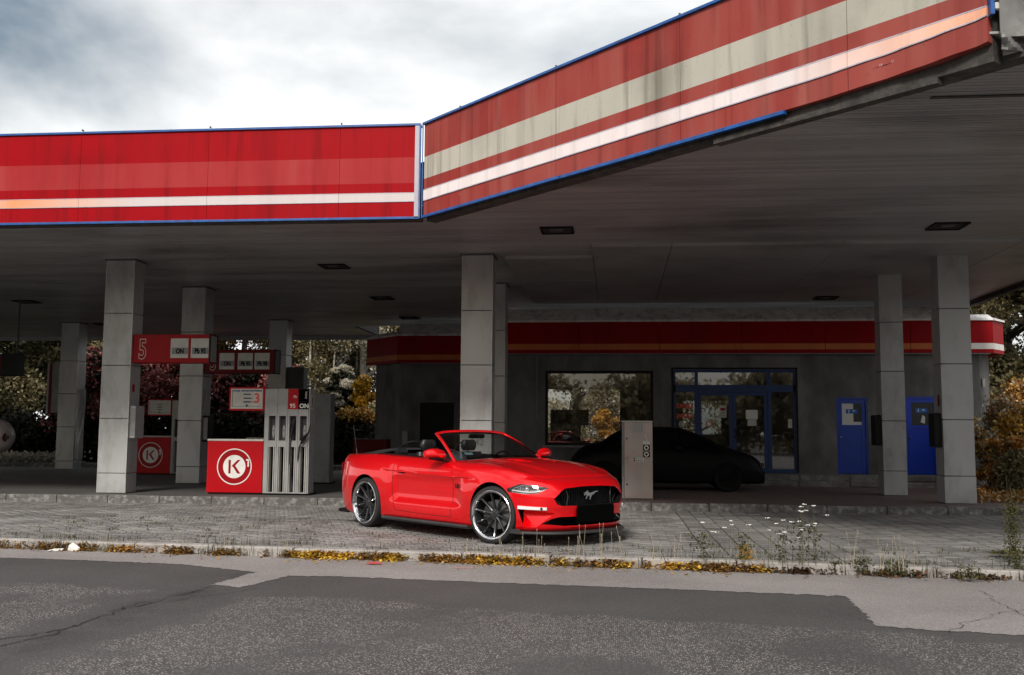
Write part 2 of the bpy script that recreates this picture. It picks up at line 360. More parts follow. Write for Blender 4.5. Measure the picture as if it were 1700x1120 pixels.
def coarse_mask(nn, l, pos, rng, noise):
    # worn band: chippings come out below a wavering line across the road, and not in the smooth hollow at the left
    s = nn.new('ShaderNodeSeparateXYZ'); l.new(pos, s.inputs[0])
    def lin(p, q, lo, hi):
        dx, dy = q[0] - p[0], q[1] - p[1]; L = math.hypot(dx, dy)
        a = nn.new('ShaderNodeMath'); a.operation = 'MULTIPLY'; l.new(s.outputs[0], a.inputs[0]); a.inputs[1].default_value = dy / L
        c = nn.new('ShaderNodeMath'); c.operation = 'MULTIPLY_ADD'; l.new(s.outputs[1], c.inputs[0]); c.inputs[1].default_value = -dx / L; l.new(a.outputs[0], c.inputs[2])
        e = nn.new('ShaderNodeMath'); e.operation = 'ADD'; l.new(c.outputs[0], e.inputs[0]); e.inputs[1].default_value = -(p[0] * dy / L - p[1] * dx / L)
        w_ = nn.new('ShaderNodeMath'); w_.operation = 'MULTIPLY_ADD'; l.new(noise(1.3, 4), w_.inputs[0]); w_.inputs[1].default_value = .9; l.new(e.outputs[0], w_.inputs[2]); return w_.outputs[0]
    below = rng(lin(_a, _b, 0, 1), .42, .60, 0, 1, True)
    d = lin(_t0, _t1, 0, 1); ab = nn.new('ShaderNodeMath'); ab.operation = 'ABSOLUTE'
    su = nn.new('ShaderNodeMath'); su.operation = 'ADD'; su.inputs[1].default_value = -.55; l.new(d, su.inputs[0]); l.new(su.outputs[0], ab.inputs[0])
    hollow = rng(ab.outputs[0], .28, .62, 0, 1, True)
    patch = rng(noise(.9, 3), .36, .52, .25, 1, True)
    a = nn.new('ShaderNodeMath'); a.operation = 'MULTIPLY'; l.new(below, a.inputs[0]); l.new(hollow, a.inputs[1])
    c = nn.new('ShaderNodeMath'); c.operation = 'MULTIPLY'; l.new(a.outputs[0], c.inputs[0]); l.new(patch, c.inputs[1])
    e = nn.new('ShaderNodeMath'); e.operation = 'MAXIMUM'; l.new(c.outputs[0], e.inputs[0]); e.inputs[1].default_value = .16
    k_ = nn.new('ShaderNodeMath'); k_.operation = 'MULTIPLY'; k_.use_clamp = True; l.new(rng(ab.outputs[0], .0, .42, .75, 0, True), k_.inputs[0]); l.new(rng(noise(2.6, 7, .7), .40, .62, .15, 1), k_.inputs[1]); return e.outputs[0], k_.outputs[0]  # second mask: soft shading of the dip, painted into the asphalt colour
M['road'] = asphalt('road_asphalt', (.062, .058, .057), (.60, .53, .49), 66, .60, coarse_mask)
M['road_old'] = asphalt('old_asphalt', (.245, .222, .215), (.56, .51, .49), 85, .6)
M['asph_dark'] = asphalt('island_asphalt', (.10, .095, .09), (.22, .20, .19), 60, .25)
def sheet(name, pts, z, m, kind='structure'):
    me = bpy.data.meshes.new(name); me.from_pydata([(p[0], p[1], z) for p in pts], [], [tuple(range(len(pts)))]); me.materials.append(m)
    o = bpy.data.objects.new(name, me); C.objects.link(o); o['kind'] = kind
    if me.polygons[0].normal.z < 0:
        me.flip_normals()
    return o
M['soil'] = mat('bare_soil', (.06, .05, .038), .95, var=.4, vscale=1.5, dirt=(.10, .085, .06), dscale=4, bump=.8, bscale=15)
M['joint'] = mat('joint_sand', (.045, .041, .036), .95, var=.3, vscale=6, dirt=(.03, .035, .02), dscale=5)
sheet('ground', [(-600, -600), (600, -600), (600, 900), (-600, 900)], -.16, M['soil'])
# road kerb line
K0 = onz(0, 908, -.09); K1 = onz(1700, 962, -.09); KD = (K1 - K0)[:2]; KD = KD / np.linalg.norm(KD); KN = np.array([-KD[1], KD[0]])
def kp(s, t=0.0): q = K0[:2] + KD * s + KN * t; return (q[0], q[1])      # along the kerb, and away from the road
def ky(x): return K0[1] + (x - K0[0]) * KD[1] / KD[0]
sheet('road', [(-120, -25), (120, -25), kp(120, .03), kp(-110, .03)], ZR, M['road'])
E_ = [(-500, 905), (0, 926), (160, 931), (300, 937), (425, 950), (350, 971), (400, 975), (440, 966), (480, 956), (560, 957), (700, 963), (860, 969), (1020, 975), (1160, 980), (1300, 986), (1405, 990), (1425, 1010), (1455, 1040), (1560, 1047), (1700, 1055), (2300, 1085)]
pts = []
for (a, b) in zip(E_[:-1], E_[1:]):
    P0, P1 = onz(*a, ZR), onz(*b, ZR); k = max(2, int(np.linalg.norm(P1 - P0) / .04)); k = min(k, 110)
    for i in range(k):
        q = P0 + (P1 - P0) * i / k; pts.append((q[0] + random.gauss(0, .014), q[1] + random.gauss(0, .016)))
sheet('old_road_edge', pts + [kp(60, .02), kp(-30, .02)], ZR + .004, M['road_old'])
# cracks across the hollow in the asphalt, as thin sunken-looking bitumen seams
M['crack'] = mat('crack', (.022, .020, .019), .9)
mb = MB()
def crack(pxs, w0, z, jit=.02):
    P = [onz(*p, z) for p in pxs]; Q = []
    for a, b in zip(P[:-1], P[1:]):
        k = max(2, int(np.linalg.norm(b - a) / .07))
        Q += [a + (b - a) * i / k + np.array([random.gauss(0, jit), random.gauss(0, jit), 0]) for i in range(k)]
    Q.append(P[-1]); 
    for i in range(len(Q) - 1):
        d = Q[i + 1] - Q[i]; nrm = np.array([-d[1], d[0], 0]) / (np.linalg.norm(d) + 1e-6); w1 = w0 * random.uniform(.25, 1)
        mb.add([Q[i] - nrm * w1, Q[i + 1] - nrm * w1 * .7, Q[i + 1] + nrm * w1 * .7, Q[i] + nrm * w1], [(0, 1, 2, 3)])
crack([(0, 1062), (110, 1043), (200, 1012), (300, 988), (350, 973)], .010, ZR + .004)
crack([(0, 1072), (90, 1052), (125, 1036)], .010, ZR + .005)
crack([(250, 1001), (320, 992), (370, 985), (430, 975)], .006, ZR + .006)
crack([(180, 1015), (230, 1000), (310, 983), (400, 976)], .006, ZR + .007)
crack([(1570, 1052), (1600, 1035), (1650, 1020), (1700, 1012)], .005, ZR + .009)
crack([(1630, 980), (1660, 1000), (1700, 1022)], .005, ZR + .010)
crack([(1370, 1010), (1500, 1046), (1455, 1040)], .003, ZR + .011)
mb.build('road_crack', M['crack'])['kind'] = 'structure'
# forecourt: sand bed and individual paving blocks
YK = 17.80; ZI = 0.13
sheet('forecourt_bed', [kp(-24, .14), kp(22, .14), (14.5, YK + .02), (-30, YK + .02)], -.011, M['joint'])
m, n, b = newmat('paving_block'); nn = n.nodes; l = n.links
g = nn.new('ShaderNodeNewGeometry'); oi = nn.new('ShaderNodeObjectInfo'); ad = nn.new('ShaderNodeMath'); ad.operation = 'ADD'; fr = nn.new('ShaderNodeMath'); fr.operation = 'FRACT'
l.new(g.outputs['Random Per Island'], ad.inputs[0]); l.new(oi.outputs['Random'], ad.inputs[1]); l.new(ad.outputs[0], fr.inputs[0])
cr = nn.new('ShaderNodeValToRGB'); cr.color_ramp.elements[0].color = (.155, .147, .14, 1); cr.color_ramp.elements[1].color = (.275, .26, .248, 1); l.new(fr.outputs[0], cr.inputs[0])
no = nn.new('ShaderNodeTexNoise'); no.inputs['Scale'].default_value = 1.1; no.inputs['Detail'].default_value = 8; l.new(g.outputs['Position'], no.inputs['Vector'])
hh = nn.new('ShaderNodeMapRange'); hh.inputs['From Min'].default_value = .35; hh.inputs['From Max'].default_value = .7; hh.inputs['To Min'].default_value = .70; hh.inputs['To Max'].default_value = 1.2; l.new(no.outputs[0], hh.inputs[0])
n2_ = nn.new('ShaderNodeTexNoise'); n2_.inputs['Scale'].default_value = 60; n2_.inputs['Detail'].default_value = 3; l.new(g.outputs['Position'], n2_.inputs['Vector'])
h2 = nn.new('ShaderNodeMapRange'); h2.inputs['From Min'].default_value = .3; h2.inputs['From Max'].default_value = .7; h2.inputs['To Min'].default_value = .75; h2.inputs['To Max'].default_value = 1.2; l.new(n2_.outputs[0], h2.inputs[0])
mm = nn.new('ShaderNodeMath'); mm.operation = 'MULTIPLY'; l.new(hh.outputs[0], mm.inputs[0]); l.new(h2.outputs[0], mm.inputs[1])
vv = nn.new('ShaderNodeVectorMath'); vv.operation = 'SCALE'; l.new(cr.outputs[0], vv.inputs[0]); l.new(mm.outputs[0], vv.inputs['Scale']); l.new(vv.outputs[0], b.inputs['Base Color']); b.inputs['Roughness'].default_value = .8
M['paver'] = m
fore = area('forecourt')
BL, BW, GAP = .236, .112, .015
mb = MB(); singles = []
def blockverts(x0, x1, y0, y1, y0b, y1b, z, tilt):
    c = .008
    return [(x0, y0, -.02), (x1, y0b, -.02), (x1, y1b, -.02), (x0, y1, -.02), (x0, y0, z - c + tilt[0]), (x1, y0b, z - c + tilt[1]), (x1, y1b, z - c + tilt[2]), (x0, y1, z - c + tilt[3]),
            (x0 + c, y0 + c, z + tilt[0]), (x1 - c, y0b + c, z + tilt[1]), (x1 - c, y1b - c, z + tilt[2]), (x0 + c, y1 - c, z + tilt[3])]
BF = [(0, 1, 5, 4), (1, 2, 6, 5), (2, 3, 7, 6), (3, 0, 4, 7), (4, 5, 9, 8), (5, 6, 10, 9), (6, 7, 11, 10), (7, 4, 8, 11), (8, 9, 10, 11)]
bm1 = MB().add([(p[0], p[1], p[2]) for p in blockverts(-BL / 2 + GAP / 2, BL / 2 - GAP / 2, -BW / 2 + GAP / 2, BW / 2 - GAP / 2, -BW / 2 + GAP / 2, BW / 2 - GAP / 2, 0, (0, 0, 0, 0))], BF)
blk = bm1.mesh('paving_block', M['paver'])
cands = []
r_ = 0; y = 10.0
while y < YK - .02:
    off = (BL / 2 if r_ % 2 else 0)
    nx = int(26 / BL)
    for i in range(nx):
        x = -15.5 + i * BL
        # blocks lie in half bond at the left and run out in straight courses on the right
        xx = x + (off if x < .8 else 0)
        lim = max(ky(xx), ky(xx + BL)) + .155
        if y + BW * .5 < lim: continue
        if abs(x - .8) < BL * .5 and off: continue
        cands.append((xx + BL / 2, y + BW / 2, max(0, lim - y)))
    y += BW; r_ += 1
def inview(x, y):
    v = np.array([x, y, 0]) - _c; d = v @ _f; return abs(v @ _r / d) < .50
near = sorted([c_ for c_ in cands if inview(c_[0], c_[1]) and c_[2] <= 0], key=lambda c_: c_[1])[:290]
nset = set(near)
for c_ in cands:
    zz = random.gauss(0, .0012) + .006 * math.sin(c_[0] * 1.7) * math.sin(c_[1] * 1.3)
    if c_ in nset:
        o = link_mesh('paving_block', blk, fore, (c_[0], c_[1], zz)); o.rotation_euler = (random.gauss(0, .012), random.gauss(0, .008), random.gauss(0, .01))
    else:
        t = [random.gauss(0, .0009) for _ in range(4)]; jx, jy = random.gauss(0, .0015), random.gauss(0, .0015)
        x0, x1 = c_[0] - BL / 2 + GAP / 2 + jx, c_[0] + BL / 2 - GAP / 2 + jx
        y0 = c_[1] - BW / 2 + GAP / 2 + jy; y1 = c_[1] + BW / 2 - GAP / 2 + jy
        y0 = max(y0, min(y1 - .02, ky(c_[0]) + .16))
        mb.add(blockverts(x0, x1, y0, y1, y0, y1, zz, t), BF)
o = mb.build('paving_blocks', M['paver'], fore); o['kind'] = 'stuff'
# kerb stones of the road edge
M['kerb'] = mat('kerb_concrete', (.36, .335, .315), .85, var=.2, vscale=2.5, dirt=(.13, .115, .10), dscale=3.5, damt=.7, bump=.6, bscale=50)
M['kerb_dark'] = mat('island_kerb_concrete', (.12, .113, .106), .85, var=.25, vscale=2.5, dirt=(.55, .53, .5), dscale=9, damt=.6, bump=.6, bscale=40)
def stone(L, W, H, m, name):
    b = .014; s = MB(); s.box(-L / 2, L / 2, 0, W, -H, 0, 0, b)
    me = s.mesh(name, m); return me
st = stone(.985, .15, .22, M['kerb'], 'kerb_stone'); kerb = area('kerb'); ang = math.atan2(KD[1], KD[0])
for i in range(-9, 27):
    x, y = kp(i * 1.0 + .3); o = link_mesh('kerb_stone', st, kerb, (x, y, .004 + random.gauss(0, .006))); o.rotation_euler = (random.gauss(0, .02), random.gauss(0, .004), ang + random.gauss(0, .006))
# raised station floor: kerb stones, asphalt on the left, small reddish pavers on the right
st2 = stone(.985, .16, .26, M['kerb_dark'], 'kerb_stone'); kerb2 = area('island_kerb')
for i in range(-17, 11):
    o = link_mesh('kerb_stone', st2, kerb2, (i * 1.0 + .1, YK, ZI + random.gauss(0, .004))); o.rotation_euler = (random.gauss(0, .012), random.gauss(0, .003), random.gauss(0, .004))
sheet('island', [(-42, YK + .14), (12.5, YK + .14), (12.5, 45), (-42, 45)], ZI - .006, M['asph_dark'])
m, n, b = newmat('red_pavers'); nn = n.nodes; l = n.links; g = nn.new('ShaderNodeNewGeometry'); br = nn.new('ShaderNodeTexBrick'); mp = nn.new('ShaderNodeMapping')
br.inputs['Color1'].default_value = (.20, .125, .11, 1); br.inputs['Color2'].default_value = (.14, .10, .09, 1); br.inputs['Mortar'].default_value = (.05, .045, .04, 1); br.inputs['Scale'].default_value = 1.0
br.inputs['Brick Width'].default_value = .2; br.inputs['Row Height'].default_value = .1; br.inputs['Mortar Size'].default_value = .008
l.new(g.outputs['Position'], mp.inputs[0]); l.new(mp.outputs[0], br.inputs['Vector']); l.new(br.outputs[0], b.inputs['Base Color']); b.inputs['Roughness'].default_value = .8
bb = nn.new('ShaderNodeBump'); bb.inputs['Strength'].default_value = .5; bb.inputs['Distance'].default_value = .01; l.new(br.outputs['Fac'], bb.inputs['Height']); bb.invert = True; l.new(bb.outputs[0], b.inputs['Normal'])
M['redpav'] = m
sheet('island_paving', [(-1.4, YK + .15), (9.6, YK + .15), (9.6, 24.1), (-1.4, 24.1)], ZI - .002, M['redpav'])
sheet('verge', [(9.62, YK + .1), (80, YK - 4), (80, 60), (9.62, 60)], .10, M['soil'])
sheet('meadow', [(-120, 35.2), (9.5, 35.2), (9.5, 160), (-120, 160)], .16, M['soil'])
# far rear kerb of the station floor at the left
rk = area('rear_kerb')
for i in range(-30, -8):
    link_mesh('kerb_stone', st2, rk, (i * 1.0, 30.6, ZI + .12))
# steps up to the shop
steps = thing('shop_steps', 'two cracked concrete steps running along the front of the shop', 'steps', (0, 0, 0))
M['step'] = mat('step_concrete', (.17, .16, .15), .9, var=.25, vscale=3, dirt=(.42, .4, .38), dscale=5, damt=.6, bump=.7, bscale=35)
sa = stone(1.15, .55, .13, M['step'], 'step_slab')
for i in range(5):
    for (yy, zz) in ((24.62, .37), (24.10, .25)):
        o = link_mesh('step_slab', sa, steps, (2.62 + i * 1.165 + (0 if zz > .3 else -.12), yy, zz + random.gauss(0, .006))); o.rotation_euler = (random.gauss(0, .008), random.gauss(0, .005), random.gauss(0, .006))
MB().box(2.1, 8.0, 25.16, 25.7, .10, .362).box(-3.0, 2.08, 25.2, 25.7, .10, .15).build('landing', M['step'], steps)

# ================================================================== SHOP BUILDING
shop = thing('shop_building', 'low grey rendered station shop with red fascia and chamfered ends under the canopy', 'building', (3, 27, 0))
def part(mb_, name, mats, par, smooth=None):
    o = mb_.build(name, mats, par, smooth); o.location = tuple(-par.location[i] for i in range(3)) if par.parent is None else o.location; return o
YF, YL = 25.70, 29.20; ZT = 4.15
w_ = MB()
def wallx(x0, x1, y0, holes, z0=0.0, z1=ZT, th=.25):
    """wall along X with rectangular holes (hx0,hx1,hz0,hz1), sorted"""
    x = x0
    for (a, b_, c, d) in holes:
        if a > x: w_.box(x, a, y0, y0 + th, z0, z1)
        if c > z0: w_.box(a, b_, y0, y0 + th, z0, c)
        if d < z1: w_.box(a, b_, y0, y0 + th, d, z1)
        x = b_
    if x1 > x: w_.box(x, x1, y0, y0 + th, z0, z1)
WIN = (-1.83, .94, 1.02, 2.94); DOOR = (1.45, 4.49, .365, 2.97); D1 = (5.48, 6.24, .365, 2.27); D2 = (7.16, 7.98, .365, 2.30)
wallx(-2.95, 8.95, YF, [WIN, DOOR, D1, D2])
w_.prism([(8.95, YF), (9.35, YF + .5), (9.35, 34), (9.10, 34), (9.10, YF + .35), (8.95, YF + .25)], 0, ZT)
w_.box(-2.95, -2.70, YF + .25, YL, 0, ZT)
wallx(-6.40, -2.95, YL, [(-5.80, -4.78, .13, 2.2)])
w_.prism([(-6.40, YL), (-6.40, YL + .3), (-7.2, YL + 1.35), (-7.2, 34), (-7.45, 34), (-7.45, YL + 1.2)], 0, ZT)
BW_ = (aty(900, 640, 34)[0], aty(1032, 640, 34)[0], 1.0, aty(960, 643, 34)[2])
BW2 = (aty(1130, 640, 34)[0], aty(1200, 640, 34)[0], 1.0, 2.5)
wallx(-7.45, 9.35, 34.0, [BW_, BW2], th=.2)
part(w_, 'wall', M['wallc'], shop)
part(MB().prism([(-2.95, YF + .1), (9.0, YF + .1), (9.2, YF + .5), (9.2, 34.1), (-7.3, 34.1), (-7.3, YL + 1.3), (-6.4, YL + .1), (-2.95, YL + .1)], 4.0, 4.12), 'roof', M['dark'], shop)
part(MB().prism([(-2.7, YF + .25), (9.0, YF + .25), (9.1, YF + .5), (9.1, 34.0), (-7.2, 34.0), (-7.2, YL + 1.3), (-6.4, YL + .25), (-2.7, YL + .25)], 3.1, 3.16), 'inner_ceiling', M['wall_in'], shop)
part(MB().prism([(-2.7, YF + .25), (9.0, YF + .25), (9.1, YF + .5), (9.1, 34.0), (-7.2, 34.0), (-7.2, YL + 1.3), (-6.4, YL + .25), (-2.7, YL + .25)], .30, .362), 'inner_floor', M['darkgrey'], shop)
part(MB().box(4.9, 5.0, YF + .25, 34, .36, 3.1).box(1.15, 1.25, 29, 34, .36, 3.1), 'partition', M['wall_in'], shop)
# fascia of the shop: panels with printed stripes, white flashing above
def fascia_seg(p, q, z, bands, mats, name, par, nout, th=.10, curve=None, sub=1, sag=None):
    """box panel from p to q (xy), bands = [(z0,z1,mat_index,proud)], outward normal nout"""
    mbx = MB(); P = np.array(p); Q = np.array(q); nn_ = np.array(nout)
    for (z0, z1, mi, pr) in bands:
        for k in range(sub):
            a = P + (Q - P) * k / sub; b_ = P + (Q - P) * (k + 1) / sub
            s0, s1 = (sag(k / sub), sag((k + 1) / sub)) if sag else ((0, 0), (0, 0))
            def pt(xy, o_, zz, sg): 
                f_ = 1.0 if zz < 4.9 else 0.0
                return (xy[0] + nn_[0] * (o_ + sg[0] * f_), xy[1] + nn_[1] * (o_ + sg[0] * f_), zz + sg[1] * f_)
            mbx.add([pt(a, pr, z0, s0), pt(b_, pr, z0, s1), pt(b_, pr, z1, s1), pt(a, pr, z1, s0), pt(a, -th, z0, s0), pt(b_, -th, z0, s1), pt(b_, -th, z1, s1), pt(a, -th, z1, s0)],
                    [(0, 1, 2, 3), (5, 4, 7, 6), (4, 5, 1, 0), (3, 2, 6, 7)] + ([(4, 0, 3, 7)] if k == 0 else []) + ([(1, 5, 6, 2)] if k == sub - 1 else []), mi)
    return part(mbx, name, mats, par)
def fascia_run(p, q, step, bands, mats, par, nout, gap=.006, name='fascia_panel', offset=0.0, **kw):
    P = np.array(p, float); Q = np.array(q, float); L = np.linalg.norm(Q - P); d = (Q - P) / L
    cuts = [0.0]; s = offset or step
    while s < L - .05: cuts.append(s); s += step
    cuts.append(L)
    for a, b_ in zip(cuts[:-1], cuts[1:]):
        fascia_seg(P + d * (a + gap), P + d * (b_ - gap), 0, bands, mats, name, par, nout, **kw)
SB = [(3.37, 3.46, 0, 0), (3.462, 3.61, 1, .003), (3.612, 4.18, 0, 0)]
sm = [M['shop_red'], M['shop_stripe']]; smw = [M['shop_red'], M['shop_white']]
y_ = YF - .25
fascia_run((-3.0, y_), (8.35, y_), 2.05, SB, sm, shop, (0, -1)); fascia_run((8.35, y_), (9.20, y_), 2.05, SB, smw, shop, (0, -1))
fascia_run((9.21, y_ + .01), (9.66, y_ + .56), 2.05, SB, smw, shop, (.77, -.63)); fascia_run((9.67, y_ + .58), (9.67, 34.0), 2.05, SB, smw, shop, (1, 0))
yl = YL - .25
fascia_run((-6.45, yl), (-3.02, yl), 2.05, SB, sm, shop, (0, -1)); fascia_run((-7.72, YL + 1.05), (-6.46, yl + .01), 2.05, SB, sm, shop, (-.67, -.74)); fascia_run((-3.0, YF - .1), (-3.0, yl), 2.05, SB, sm, shop, (-1, 0))
part(MB().box(-2.9, 9.15, y_ + .02, YF - .005, 3.345, 3.367).box(-6.4, -2.98, yl + .02, YL - .005, 3.345, 3.367), 'fascia_soffit', M['grey_dark'], shop)
fl = MB()
def flash(pl):
    for (a, b_, hgt) in pl:
        a = np.array(a); b_ = np.array(b_); d = (b_ - a) / np.linalg.norm(b_ - a); nv = np.array([-d[1], d[0]])
        fl.add([(*(a - nv * .05), 4.17), (*(b_ - nv * .05), 4.17), (*(b_ - nv * .04), 4.22), (*(a - nv * .04), 4.22), (*(b_ + nv * .30), 4.22 + hgt), (*(a + nv * .30), 4.22 + hgt), (*(a + nv * .30), 4.16), (*(b_ + nv * .30), 4.16)],
               [(0, 1, 2, 3), (3, 2, 4, 5), (5, 4, 7, 6), (6, 7, 1, 0), (0, 3, 5, 6), (1, 7, 4, 2)])
xs_ = [-3.0, -1.2, .45, 1.9, 4.6, 5.0, 8.2, 9.21]
for i_, (a, b_) in enumerate(zip(xs_[:-1], xs_[1:])): fl = MB(); flash([((a + .001, y_ - .004 * (i_ % 2)), (b_ - .001, y_ - .004 * (i_ % 2)), .33 if b_ < 9 else .13)]); part(fl, 'roof_flashing', M['flash_white'], shop)
for sg_ in (((9.21, y_ + .01), (9.66, y_ + .56), .12), ((-6.45, yl), (-3.0, yl), .34), ((-7.7, YL + 1.05), (-6.46, yl), .14)):
    fl = MB(); flash([sg_]); part(fl, 'roof_flashing', M['flash_white'], shop)
# large shop window
wn = part(MB().box(WIN[0], WIN[1], YF + .03, YF + .12, WIN[2], WIN[2] + .07).box(WIN[0], WIN[1], YF + .03, YF + .12, WIN[3] - .07, WIN[3]).box(WIN[0], WIN[0] + .07, YF + .03, YF + .12, WIN[2] + .07, WIN[3] - .07).box(WIN[1] - .07, WIN[1], YF + .03, YF + .12, WIN[2] + .07, WIN[3] - .07), 'window', M['black'], shop)
o = MB().box(WIN[0] + .07, WIN[1] - .07, YF + .07, YF + .078, WIN[2] + .07, WIN[3] - .07).build('pane', M['glass'], wn)
MB().box(WIN[0] - .05, WIN[1] + .05, YF - .09, YF - .003, WIN[2] - .05, WIN[2] - .005).build('sill', M['grey_dark'], wn)
for bw in (BW_, BW2):
    wn = part(MB().box(bw[0], bw[1], 34.02, 34.1, bw[2], bw[2] + .06).box(bw[0], bw[1], 34.02, 34.1, bw[3] - .06, bw[3]).box(bw[0], bw[0] + .06, 34.02, 34.1, bw[2] + .06, bw[3] - .06).box(bw[1] - .06, bw[1], 34.02, 34.1, bw[2] + .06, bw[3] - .06), 'window', M['dark'], shop)
    MB().box(bw[0] + .06, bw[1] - .06, 34.05, 34.058, bw[2] + .06, bw[3] - .06).build('pane', M['glass_clear'], wn)
# glazed entrance
ent = part(MB().box(DOOR[0], DOOR[1], YF + .02, YF + .14, 2.40, 2.58).box(DOOR[0], DOOR[1], YF + .02, YF + .14, 2.90, DOOR[3]).box(DOOR[0], DOOR[0] + .05, YF + .02, YF + .14, .37, 2.90).box(DOOR[1] - .05, DOOR[1], YF + .02, YF + .14, .37, 2.90)
           .box(1.99, 2.07, YF + .02, YF + .14, 2.58, 2.90).box(3.78, 3.88, YF + .02, YF + .14, 2.58, 2.90).box(1.98, 2.06, YF + .02, YF + .14, .37, 2.40).box(3.80, 3.89, YF + .02, YF + .14, .37, 2.40)
           .box(DOOR[0] + .05, 1.98, YF + .02, YF + .14, .37, .47).box(3.89, DOOR[1] - .05, YF + .02, YF + .14, .37, .47), 'entrance_frame', M['blueframe'], shop)
MB().box(DOOR[0] - .05, DOOR[0] - .002, YF - .02, YF + .03, .37, 3.0).box(DOOR[1] + .002, DOOR[1] + .05, YF - .02, YF + .03, .37, 3.0).box(DOOR[0] - .05, DOOR[1] + .05, YF - .02, YF + .03, 2.975, 3.02).build('frame_trim', M['black'], ent)
for (a, b_, c, d) in ((1.50, 1.99, 2.58, 2.90), (2.07, 3.78, 2.58, 2.90), (3.88, 4.44, 2.58, 2.90), (1.50, 1.98, .47, 2.40), (3.89, 4.44, .47, 2.40)):
    MB().box(a, b_, YF + .07, YF + .078, c, d).build('pane', M['glass_door'], ent)
for (a, b_) in ((2.065, 2.925), (2.93, 3.795)):
    dl = part(MB().box(a, a + .085, YF + .03, YF + .12, .375, 2.395).box(b_ - .085, b_, YF + .03, YF + .12, .375, 2.395).box(a + .085, b_ - .085, YF + .03, YF + .12, 2.31, 2.395).box(a + .085, b_ - .085, YF + .03, YF + .12, .375, .50), 'door', M['blueframe'], shop)
    MB().box(a + .085, b_ - .085, YF + .07, YF + .078, .50, 2.31).build('pane', M['glass_door'], dl)
    xh = b_ - .045 if a < 2.5 else a + .045
    if a > 2.5: MB().tube([(xh, YF + .03, 1.22), (xh, YF - .04, 1.24), (xh + .03, YF - .05, 1.34), (xh, YF - .04, 1.44), (xh, YF + .03, 1.46)], .013).build('handle', M['black'], dl)
def poster(x0, x1, z0, z1, m, name='notice', y=YF + .062, label=None):
    o = part(MB().box(x0, x1, y, y + .003, z0, z1), name, m, shop)
    if label: o['label'] = label
    return o
poster(2.60, 2.78, 1.75, 2.06, M['offwhite'], label='white notice with a red camera symbol on the left door glass')
_o = shop.location
def stxt(t, size, x, z, m, y=YF + .058, **k): return lettering(t, size, (x - _o.x, y - _o.y, z - _o.z), FRONT, m, shop, **k)
part(MB().box(2.63, 2.72, YF + .058, YF + .060, 1.93, 2.0).prism([(2.72, 1.95), (2.76, 1.93), (2.76, 2.0), (2.72, 1.98)], YF + .058, YF + .060, 'y'), 'camera_symbol', M['sign_red'], shop)
stxt('OBIEKT', .035, 2.63, 1.86, M['black']); stxt('MONITOROWANY', .022, 2.61, 1.80, M['black'])
poster(3.26, 3.55, 1.72, 1.95, M['paper'], label='upper white sheet taped inside the right door'); poster(3.30, 3.52, 1.55, 1.712, M['offwhite'], label='lower white sheet taped inside the right door')
poster(4.30, 4.40, 1.50, 1.72, M['offwhite'])
stxt('KAMERA', .155, 1.525, 1.99, M['orange_red'], bold=.006, sx=.72); stxt('24GODZ!', .155, 1.525, 1.74, M['orange_red'], bold=.006, sx=.68)
part(MB().ring((1.66, 1.58), .05, .075, YF + .056, YF + .060, 'y').box(1.63, 1.69, YF + .056, YF + .060, 1.55, 1.60), 'sticker', M['offwhite'], shop)
part(MB().ring((2.34, 1.60), .055, .080, YF + .056, YF + .060, 'y'), 'round_sticker', M['orange_red'], shop)
part(MB().box(3.03, 3.25, YF + .056, YF + .060, 1.52, 1.57), 'sticker', M['black'], shop); part(MB().ring((3.55, 1.5), 0.01, .06, YF + .056, YF + .060, 'y'), 'sticker', M['dark'], shop)
